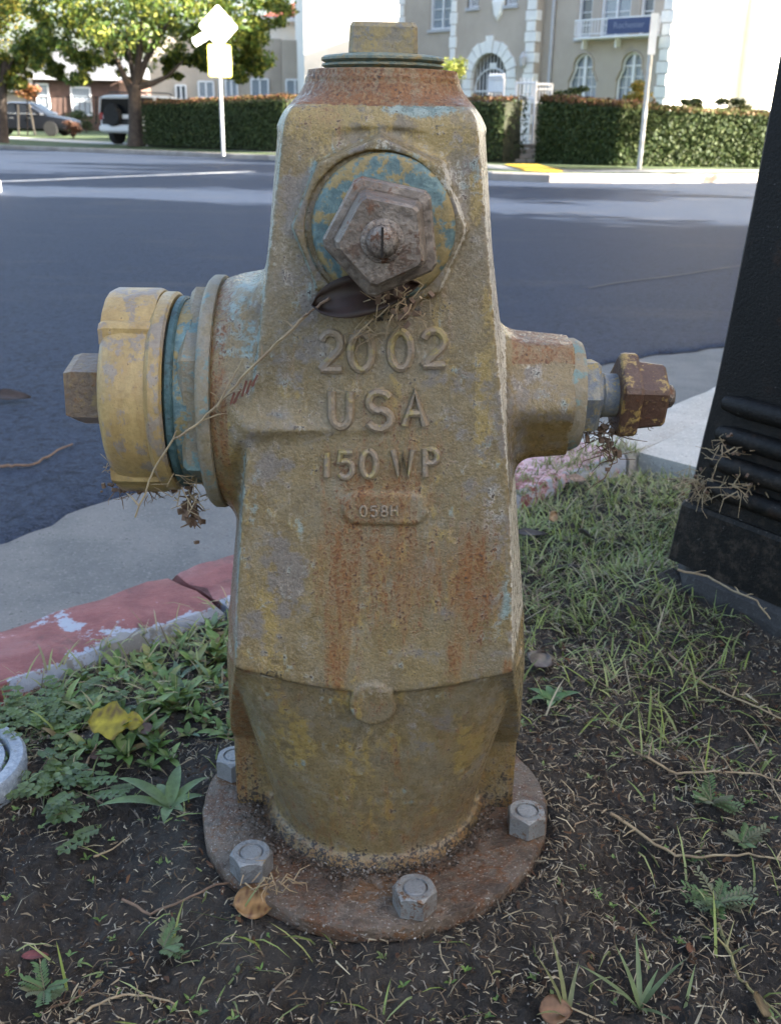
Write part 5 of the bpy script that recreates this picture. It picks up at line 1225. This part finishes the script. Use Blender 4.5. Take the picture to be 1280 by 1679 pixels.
# balcony
u0, zb = fac(941, 62, .45); u1 = fac(1068, 56, .45)[0]; zt_ = fac(941, 33, .45)[1]
bal = fb('balcony', u0, u1, zb - .05, zb, 0.0, .48, M_frame)
fb('rail', u0, u1, zt_ - .04, zt_, .44, .48, M_iron, bal); fb('rail', u0, u1, zb + .06, zb + .09, .445, .475, M_iron, bal)
nb = 26
for i in range(nb + 1): u_ = u0 + .012 + (u1 - u0 - .024) * i / nb; fb('baluster', u_ - .011, u_ + .011, zb + .09, zt_ - .04, .45, .472, M_iron, bal)
for i in range(1, 4):
    for u_ in (u0, u1): fb('baluster', u_ - .011, u_ + .011, zb, zt_, .12 * i - .011, .12 * i + .011, M_iron, bal)
for f in (.06, .5, .94): u_ = u0 + (u1 - u0) * f; fb('bracket', u_ - .03, u_ + .03, zb - .3, zb - .05, .0, .25, M_frame, bal)

# gate, gate screen and stone steps
gp = at(845, 237, 27.3)
st = thing('stone_steps', 'low steps of grey tan stone blocks under the white gate', 'steps', at(850, 264, 26.2))
M_stone = simple('tan_stone', (.30, .25, .21), (.24, .20, .165), 4, .9, .02, 20)
SO = st.location.copy()
for row in range(4):
    z0 = row * .115 - .06; n = 6
    for k in range(n):
        w = .34; x = (k - n / 2 + .5 * (row % 2)) * w; m = MB(); m.box((x, row * .16 + random.uniform(-.015, .015), z0 + .055), (w - .02, .30, .105), None, .014); m.build('stone_block', M_stone, st)
M_gatew = M_iron
def iron_panel(name, label, pl, pr, pt, pb, Yl, Yr, bars, solid=None, group=None):
    a0, a1, b0, b1 = at(pl, pb, Yl), at(pl, pt, Yl), at(pr, pb, Yr), at(pr, pt, Yr); a1.x, b1.x = a0.x, b0.x; root = thing(name, label, 'gate', a0, 0, group)
    for nm, p, q, r in (('post', a0, a1, .035), ('post', b0, b1, .035), ('rail', a0.lerp(a1, .04), b0.lerp(b1, .04), .022), ('rail', a0.lerp(a1, .97), b0.lerp(b1, .97), .022), ('rail', a0.lerp(a1, .72), b0.lerp(b1, .72), .018)):
        m = MB(); m.tube([p - a0, q - a0], r, 6); m.build(nm, M_gatew, root)
    for i in range(1, bars): f = i / bars; m = MB(); m.tube([a0.lerp(b0, f).lerp(a1.lerp(b1, f), .04) - a0, a0.lerp(b0, f).lerp(a1.lerp(b1, f), 1.05) - a0], .013, 5); m.build('bar', M_gatew, root)
    if solid:
        m = MB(); f0, f1 = solid; P = [a0.lerp(a1, f0) - a0, b0.lerp(b1, f0) - a0, b0.lerp(b1, f1) - a0, a0.lerp(a1, f1) - a0]; off = Vector((.01, -.03, 0)); m.add([p + off for p in P] + [p - off for p in P], [(0, 1, 2, 3), (7, 6, 5, 4), (0, 4, 5, 1), (1, 5, 6, 2), (2, 6, 7, 3), (3, 7, 4, 0)]); m.build('panel', M_frame, root)
        for i in range(6): m = MB(); m.lathe([(.05, 0), (.06, .05), (.02, .11)], 8, Matrix.Translation(a0.lerp(b0, (i + .5) / 6).lerp(a1.lerp(b1, (i + .5) / 6), f1) - a0)); m.build('finial', M_frame, root)
    return root
iron_panel('iron_gate', 'white iron gate leaf standing at the top of the steps', 841, 872, 133, 235, 27.2, 26.8, 5)
iron_panel('iron_gate', 'opened white gate leaf with solid scalloped top beside the hedge end', 798, 822, 128, 205, 28.2, 27.4, 5, (.70, 1.0))
iron_panel('iron_fence', 'short white iron fence panel right of the gate', 873, 902, 137, 170, 27.0, 27.6, 6)['category'] = 'fence'

# ------------------------------------------------------------------ street signs
M_sgn = simple('sign_aluminium', (.86, .86, .84), (.80, .80, .78), 3, .45); M_pole = simple('galvanised_pole', (.46, .47, .48), (.40, .41, .42), 6, .45, metal=.3); M_blue = simple('sign_blue', (.025, .048, .135), (.03, .055, .15), 4, .4); M_edge = simple('sign_yellow_edge', (.70, .62, .08), (.66, .58, .07), 4, .5)
YS = 31.5; sbp = at(366, 250, YS); sg = thing('road_sign', 'sunlit pole with a blank white diamond sign above a square plate', 'road sign', sbp, R(24))
top = at(362, 6, YS).z - sbp.z
m = MB(); m.tube([(0, 0, -.1), (0, 0, top * .5), (0, 0, top - .1)], .055, 10); m.build('pole', M_pole, sg, True)
def plate(name, pts, y0, th, mat, parent, zc):
    m = MB(); m.rings([[(x, y0 + o, zc + z) for x, z in pts] for o in (0, -th)]); return m.build(name, mat, parent)
def rr(w, h, r=.06): return [(sx * (w - r) + r * math.cos(a) , sz * (h - r) + r * math.sin(a)) for sx, sz, a0 in ((1, 1, 0), (-1, 1, 90), (-1, -1, 180), (1, -1, 270)) for a in (R(a0), R(a0 + 45), R(a0 + 90))]
zd = (at(362, 44, YS).z - sbp.z); hd = (at(362, 8, YS).z - at(362, 80, YS).z) / 2
sq_ = rr(hd * .72, hd * .72, .06); plate('diamond_plate', [(x * .7071 - z * .7071, x * .7071 + z * .7071) for x, z in sq_], -.06, .012, M_sgn, sg, zd)
zp = at(365, 100, YS).z - sbp.z; plate('square_plate_edge', rr(.345, .43), -.060, .008, M_edge, sg, zp); plate('square_plate', rr(.315, .40), -.069, .006, M_sgn, sg, zp)
zs_ = at(335, 62, YS).z - sbp.z; m = MB(); m.rings([[(-.45 + .30 * x * .87 - .12 * z * .5, -.03 + o, zs_ + .30 * x * .5 + .12 * z * .87) for x, z in ((-1, -1), (1, -1), (1.1, 0), (1, 1), (-1, 1), (-1.1, 0))] for o in (0, -.01)]); m.build('side_blade', M_sgn, sg)
YN = 21.7; nb_ = at(1047, 279, YN); ns = thing('street_name_sign', 'slim grey post carrying a blue street name blade and a white end-on blade', 'street sign', nb_)
tp = at(1072, 22, YN) - nb_; lean = Vector((0, 0, tp.z))
m = MB(); m.tube([(0, 0, -.1), (lean.x * .5, 0, tp.z * .5), (lean.x, 0, tp.z)], .048, 10); m.build('post', M_pole, ns, True)
za, zb2 = at(1060, 27, YN).z - nb_.z, at(1060, 53, YN).z - nb_.z; wb = .055 * YN
bl = MB(); A = R(38); dx, dy = -math.cos(A), math.sin(A); Lb = .95
bl.box((dx * Lb / 2 - .04, dy * Lb / 2, (za + zb2) / 2), (Lb, .012, za - zb2), Matrix.Rotation(-A, 3, 'Z')); blade = bl.build('name_blade', M_blue, ns)
tx = bpy.data.curves.new('blade_text', 'FONT'); tx.body = 'Rochester'; tx.size = .20; tx.align_x = 'CENTER'; tx.align_y = 'CENTER'; tx.extrude = .002
to = bpy.data.objects.new('tmp_text', tx); col.objects.link(to); dg = bpy.context.evaluated_depsgraph_get(); tme = bpy.data.meshes.new_from_object(to.evaluated_get(dg)); col.objects.unlink(to); bpy.data.objects.remove(to)
tl = link('blade_lettering', tme, simple('sign_letter', (.20, .24, .34), (.18, .22, .32), 4, .5), blade); tl.matrix_local = Matrix.Translation((dx * Lb / 2 - .04, dy * Lb / 2, (za + zb2) / 2)) @ Matrix.Rotation(-A, 4, 'Z') @ Matrix.Translation((0, -.0095, .01)) @ Matrix.Rotation(R(90), 4, 'X') @ Matrix.Scale(.8, 4)
zw0, zw1 = at(1068, 22, YN).z - nb_.z, at(1068, 90, YN).z - nb_.z
m = MB(); m.rings([[(s * .075, -.07 * 1, z) for s in (-1, 1)] + [(s * .075, -.058, z) for s in (1, -1)] for z in (zw1, zw1 + .1, zw0)]); m.build('white_blade', M_sgn, ns)

# ------------------------------------------------------------------ houses behind
M_beige2 = t_stucco('pale_stucco', (.40, .345, .285), (.46, .40, .335)); M_brick = simple('brown_brick', (.105, .062, .050), (.135, .082, .066), 3, .9, .02, 25); M_roofd = simple('dark_shingle', (.085, .09, .10), (.12, .125, .135), 3, .85); M_tile = simple('red_roof_tile', (.22, .05, .04), (.28, .075, .055), 5, .8, .03, 20)
def house_box(root, name, pl, pr, pt, pb, Y, depth, mat, zb=None):
    a, b = at(pl, pb, Y), at(pr, pb, Y); z1 = at((pl + pr) / 2, pt, Y).z; z0 = min(a.z, b.z) if zb is None else zb; O = Vector(root.location)
    m = MB(); m.box(Vector(((a.x + b.x) / 2, Y + depth / 2, (z0 + z1) / 2)) - O, (b.x - a.x, depth, z1 - z0)); return m.build(name, mat, root), z1
def house_window(root, pl, pr, pt, pb, Y, glass=None, mull=2):
    O = Vector(root.location); a = at(pl, pb, Y) - O; b = at(pr, pt, Y) - O; w, h = b.x - a.x, b.z - a.z; c = Vector(((a.x + b.x) / 2, Y - O.y, (a.z + b.z) / 2))
    m = MB(); m.box(c + Vector((0, -.02, 0)), (w, .08, h)); o = m.build('window', glass or M_glass, root); f = .09
    for cc, d in (((-w / 2, 0), (f, h)), ((w / 2, 0), (f, h)), ((0, h / 2), (w, f)), ((0, -h / 2), (w, f))) + ((((0, 0), (f, h)),) if mull == 2 else (((0, 0), (w, f * .7)),)):
        m = MB(); m.box(c + Vector((cc[0], -.07, cc[1])), (d[0], .07 + .004 * d[0], d[1])); m.build('frame', M_frame, o)
    return o
YB = 56.0
nbh = thing('stucco_house', 'pale stucco apartment house with red tiled roof behind the long hedge', 'building', at(400, 175, YB))
house_box(nbh, 'wall', 250, 463, 62, 185, YB, 9, M_beige2, zb=-.4); house_box(nbh, 'bay_wall', 463.5, 502, 66, 185, YB - .8, 9, M_beige2, zb=-.4); house_box(nbh, 'upper_wall', 440, 520, 28, 66, YB + 2, 8, M_white)
for w in ((327, 350, 134, 160), (371, 389, 132, 160), (413, 440, 130, 160)): house_window(nbh, *w, YB)
house_window(nbh, 470, 498, 131, 160, YB - .8); house_window(nbh, 290, 305, 140, 163, YB, M_dkglass)
m = MB(); O = Vector(nbh.location); a, b = at(425, 28, YB + 1.4) - O, at(530, 27, YB + 1.4) - O; c = (at(475, 0, YB + 6) - O)
m.add([a, b, b + Vector((0, 9, 0)), a + Vector((0, 9, 0)), Vector((a.x + 1.5, c.y, a.z + 1.2)), Vector((b.x - 1.0, c.y, a.z + 1.2))], [(0, 1, 5, 4), (1, 2, 5), (2, 3, 4, 5), (3, 0, 4), (3, 2, 1, 0)]); m.build('roof', M_tile, nbh)
m = MB(); m.box((a + b) / 2 + Vector((0, .1, -.12)), ((b - a).x, .3, .2)); m.build('fascia', M_frame, nbh)
wb_ = thing('white_house', 'glaring white sunlit stucco house behind the hydrant top', 'building', at(580, 170, 50))
O = Vector(wb_.location); m = MB(); Ww, Dw, Hw = 3.4, 8, 6.2; Mz = Matrix.Rotation(R(8), 3, 'Z')
m.box((0, 3, Hw / 2 - 1), (Ww * 1.6, Dw, Hw), Mz); m.build('wall', M_white, wb_)
m = MB(); m.box((0, 3, Hw - .9), (Ww * 1.6 + .5, Dw + .5, .18), Mz); m.build('eave', M_roofd, wb_); m = MB(); m.rings([[Mz @ Vector((s1 * (Ww * .8 + .2) * k, s2 * (Dw / 2 + .2) * k, z)) + Vector((0, 3, Hw - .81)) for s1, s2 in ((-1, -1), (1, -1), (1, 1), (-1, 1))] for k, z in ((1, 0), (.3, 1.5))]); m.build('roof', M_tile, wb_)
YH = 64.0
bh = thing('brick_house', 'brown brick house with dark roof behind the two cars', 'building', at(140, 190, YH))
house_box(bh, 'wall', 60, 200, 122, 196, YH, 9, M_brick, zb=-.3); house_window(bh, 121, 148, 144, 188, YH, M_glass, 1); house_window(bh, 64, 79, 138, 178, YH, M_glass, 1)
m = MB(); O = Vector(bh.location); a, b = at(45, 124, YH - .5) - O, at(205, 124, YH - .5) - O; m.add([a, b, b + Vector((0, 10, 0)), a + Vector((0, 10, 0)), Vector((a.x + .6, a.y + 5, a.z + 1.9)), Vector((b.x - .6, a.y + 5, a.z + 1.9))], [(0, 1, 5, 4), (1, 2, 5), (2, 3, 4, 5), (3, 0, 4), (3, 2, 1, 0)]); m.build('roof', M_roofd, bh)
m = MB(); m.box((a + b) / 2 + Vector((0, .05, -.1)), ((b - a).x, .25, .25)); m.build('gutter_board', M_greymetal, bh)
lb = thing('left_house', 'low pale house half hidden behind the yellowing tree', 'building', at(20, 200, 72)); house_box(lb, 'wall', -60, 58, 150, 210, 72, 8, M_beige2, zb=-.3); house_box(lb, 'roof', -70, 62, 135, 150, 71.6, 9, M_roofd)
# thin dark railing behind the cars
rl = thing('iron_railing', 'thin dark iron railing in front of the brick house', 'fence', at(60, 205, 60)); O = Vector(rl.location)
for px in range(50, 241, 9): m = MB(); m.tube([at(px, 205, 60) - O, at(px, 158, 60) - O], .02 if (px - 50) % 54 else .045, 5); m.build('bar', M_blk, rl)
m = MB(); m.tube([at(45, 159, 60) - O, at(245, 159, 60) - O], .025, 5); m.build('rail', M_blk, rl)
# sapling held by two stakes
sp = thing('sapling', 'young sapling with orange leaves between two wooden stakes', 'sapling', at(45, 222, 44)); O = Vector(sp.location); Q = lambda px, py: at(px, py, 44) - O
m = MB(); m.tube([Q(46, 222), Q(45, 190), Q(45, 160)], .03, 6); m.build('trunk', M_bark, sp)
V, F, C = leaf_cloud([tuple(Q(x, y)) for x, y in ((36, 152), (48, 156), (58, 148), (45, 145))], [.30, .32, .28, .25], 420, .09, [(.32, .13, .06), (.26, .12, .05), (.20, .15, .05)]); me = np_mesh('crown', V, F); set_col(me, 'col', C); link('crown', me, M_leaf, sp)
M_stake = simple('pale_stake', (.36, .31, .25), (.30, .26, .20), 10, .8)
for a, b in (((31, 222), (30, 172)), ((58, 221), (48, 170))): m = MB(); m.tube([Q(*a), Q(*b)], .045, 6); m.build('stake', M_stake, sp)
shrub('brown_bush', 'brown dried bush beside the front wheel of the black car', 119, 210, 47, .42, [(.12, .06, .04), (.16, .08, .05), (.09, .05, .035)], 800, .55, .07)
shrub('low_bush', 'low dark green bush below the brick house window', 140, 196, 58, .9, HC, 900, .5, .08)

# ------------------------------------------------------------------ cars
M_carw = None
def paint(name, c, rough=.25):
    t = NT(name); t.color(c); t.rough(rough); t.set('Specular IOR Level', .12); return t.mat
M_cb, M_cw, M_cglass, M_tyre, M_rim, M_tail, M_chrome, M_trim = paint('black_car_paint', (.008, .009, .012)), paint('white_car_paint', (.72, .74, .76)), paint('car_glass', (.012, .014, .017), .2), simple('tyre', (.012, .012, .012), (.02, .02, .02), 10, .8), simple('rim', (.015, .015, .017), (.012, .012, .013), 8, .6), simple('tail_lamp', (.35, .03, .03), (.3, .02, .02), 5, .3), simple('chrome', (.75, .77, .8), (.7, .72, .75), 5, .15, metal=.9), simple('black_trim', (.015, .015, .016), (.02, .02, .02), 5, .6)
def wheel(root, x, y, r, w):
    M = Matrix.Translation((x, y, r)) @ Matrix.Rotation(R(90), 4, 'X'); m = MB(); m.lathe([(r * .62, -w / 2), (r * .95, -w / 2), (r, -w / 2 + .04), (r, w / 2 - .04), (r * .95, w / 2), (r * .62, w / 2)], 28, M); o = m.build('wheel', M_tyre, root, True)
    for s in (-1, 1): m = MB(); m.lathe([(r * .63, w * .46 * s), (r * .60, w * .40 * s), (r * .30, w * .36 * s), (r * .12, w * .42 * s)], 20, M); m.build('rim', M_rim, o, True)
def loft(root, name, secs, mat, smooth=True, parent=None):
    """secs: list of (x, [(y, z)...]) half sections mirrored"""
    m = MB(); rows = []
    for x, h in secs: rows.append([(x, y, z) for y, z in h] + [(x, -y, z) for y, z in reversed(h)])
    m.rings(rows); return m.build(name, mat, parent or root, smooth)
def sedan(root):
    W = .91
    def sec(x, zb, zm, zt, w, tw): return (x, [(w * .86, zb), (w, zb + .12), (w, zm), (w * .97, zt), (tw, zt + .03)])
    b = loft(root, 'body', [sec(-2.35, .35, .6, .78, .70, .5), sec(-2.25, .28, .62, .90, .84, .6), sec(-1.7, .22, .65, .98, W, .7), sec(-.8, .2, .65, .95, W, .7), sec(.6, .2, .65, .93, W, .7), sec(1.4, .2, .63, .86, W, .7), sec(2.0, .24, .58, .76, .86, .6), sec(2.3, .30, .52, .66, .72, .5), sec(2.38, .36, .5, .6, .6, .4)], M_cb)
    loft(root, 'cabin', [(x, [(w, z0), (w2, z1), (w2 * .6, z1 + .03)]) for x, w, z0, w2, z1 in ((-1.75, .74, .93, .70, .96), (-1.1, .80, .93, .62, 1.30), (-.5, .82, .92, .62, 1.42), (.2, .82, .91, .62, 1.42), (.6, .82, .9, .62, 1.33), (1.25, .78, .86, .72, .91))], M_cglass)
    loft(root, 'roof', [(x, [(w, z), (w * .6, z + .035)]) for x, w, z in ((-1.05, .58, 1.325), (-.5, .62, 1.425), (.2, .62, 1.425), (.55, .58, 1.35))], M_cb)
    for s in (-1, 1):
        for x, y, z, x2, z2 in ((-1.7, .80, .96, -1.05, 1.31), (-1.05, .70, 1.31, -.4, 1.42), (-.4, .70, 1.42, .3, 1.41), (.3, .70, 1.41, 1.15, .95), (1.15, .86, .93, -1.7, .99)): m = MB(); m.tube([(x, s * (y if z < 1.2 else .66), z), (x2, s * (.86 if z2 < 1.2 else .66), z2)], .016, 5); m.build('window_trim', M_chrome, root)
        m = MB(); m.tube([(-.1, s * .80, .93), (-.12, s * .66, 1.41)], .03, 5); m.build('pillar', M_cb, root); m = MB(); m.box((2.12, s * .66, .62), (.22, .22, .13), None, .04); m.build('headlight', M_chrome, root); m = MB(); m.box((-2.28, s * .66, .78), (.12, .28, .14), None, .04); m.build('tail_light', M_tail, root); m = MB(); m.box((.95, s * 1.0, .98), (.16, .16, .11), None, .03); m.build('mirror', M_cb, root)
        for x in (-.35, .55): m = MB(); m.box((x, s * (W + .012), .76), (.2, .02, .03)); m.build('door_handle', M_chrome, root)
    for x in (-1.4, 1.42):
        for s in (-1, 1): wheel(root, x, s * .80, .33, .23)
sp_ = at(48, 222, 50.5); cr = thing('parked_car', 'black parked sedan with chrome window trim behind the sapling', 'car', (sp_.x, sp_.y, sp_.z), R(-4)); sedan(cr)
def suv(root):
    W = .90; H = 1.72
    loft(root, 'body', [(x, [(w * .9, zb), (w, zb + .1), (w, .8), (w * .98, zt), (w * .7, zt + .02)]) for x, w, zb, zt in ((-2.1, .80, .48, 1.02), (-2.02, .89, .42, 1.05), (-1.2, W, .38, 1.06), (.9, W, .38, 1.05), (1.3, W, .38, 1.02), (1.95, .86, .42, .96), (2.12, .74, .48, .86))], M_cw)
    loft(root, 'cabin', [(x, [(w, z0), (w2, z1), (w2 * .6, z1 + .03)]) for x, w, z0, w2, z1 in ((-2.06, .84, 1.05, .74, 1.60), (-1.9, .86, 1.05, .76, H - .07), (.3, .86, 1.05, .76, H - .07), (.75, .86, 1.05, .75, 1.55), (1.25, .84, 1.03, .80, 1.08))], M_cglass)
    loft(root, 'roof', [(x, [(w, z), (w * .98, z + .05), (w * .6, z + .08)]) for x, w, z in ((-2.07, .77, 1.58), (-1.9, .78, H - .09), (.3, .78, H - .09), (.6, .77, 1.60))], M_cw)
    for s in (-1, 1):
        for x0, x1 in ((-2.06, -1.98), (-.95, -.9), (.02, .06)): m = MB(); m.rings([[(x0 - .05, s * .875, 1.04), (x1 + .05, s * .875, 1.04), (x1 + .05, s * .79, 1.62), (x0 - .05, s * .79, 1.62)], [(x0 - .05, s * .84, 1.04), (x1 + .05, s * .84, 1.04), (x1 + .05, s * .74, 1.62), (x0 - .05, s * .74, 1.62)]]); m.build('pillar', M_cw, root)
        m = MB(); m.box((-2.09, s * .78, .98), (.08, .17, .26), None, .03); m.build('tail_light', M_tail, root); m = MB(); m.box((1.02, s * 1.0, 1.1), (.14, .16, .16), None, .03); m.build('mirror', M_cw, root)
        m = MB(); m.tube([(-1.8, s * .6, H + .05), (-1.6, s * .6, H + .09), (.1, s * .6, H + .09), (.3, s * .6, H + .03)], .025, 6); m.build('roof_rail', M_trim, root)
    m = MB(); m.box((-2.14, 0, .56), (.16, 1.70, .20), None, .05); m.build('rear_bumper', M_cw, root); m = MB(); m.box((-2.10, 0, .80), (.06, 1.5, .20), None, .02); m.build('tailgate_trim', M_trim, root); m = MB(); m.box((2.12, 0, .56), (.16, 1.66, .22), None, .05); m.build('front_bumper', M_trim, root)
    m = MB(); m.box((-2.235, -.45, .58), (.012, .30, .15)); m.build('number_plate', M_frame, root)
    m = MB(); M = Matrix.Translation((-2.20, .12, 1.02)) @ Matrix.Rotation(R(90), 4, 'Y'); m.lathe([(.20, -.11), (.36, -.11), (.385, -.05), (.385, .06), (.36, .11), (.1, .12)], 28, M); m.build('spare_wheel', M_tyre, root, True)
    for x in (-1.32, 1.35):
        for s in (-1, 1): wheel(root, x, s * .78, .36, .25)
sv = at(203, 237, 40.0); sr = thing('parked_suv', 'white off-road car with spare wheel on its tail, parked behind the tree', 'car', (sv.x + 1.0, sv.y + 1.2, -.33), R(62)); suv(sr)
# ------------------------------------------------------------------ unseen block added right of the camera to keep the near pavement in shade
shade_block = thing('added_shade_block', 'plain stucco block added out of view at the right to shade the near ground', 'building', (12.0, -8.9, -.2))
m = MB(); m.box((4, 0, 5.2), (8, 24, 10.6)); m.build('wall', M_beige2, shade_block)
m = MB(); m.box((4, 0, 10.65), (8.5, 24.5, .3)); m.build('cornice', M_quoin, shade_block)
for fl in range(3):
    for k in range(7):
        m = MB(); m.box((-.02, -9.6 + k * 3.2, 1.8 + fl * 3.2), (.1, 1.2, 1.5)); w = m.build('window', M_dkglass, shade_block); m = MB(); m.box((-.08, -9.6 + k * 3.2, .98 + fl * 3.2), (.16, 1.4, .1)); m.build('sill', M_frame, w)
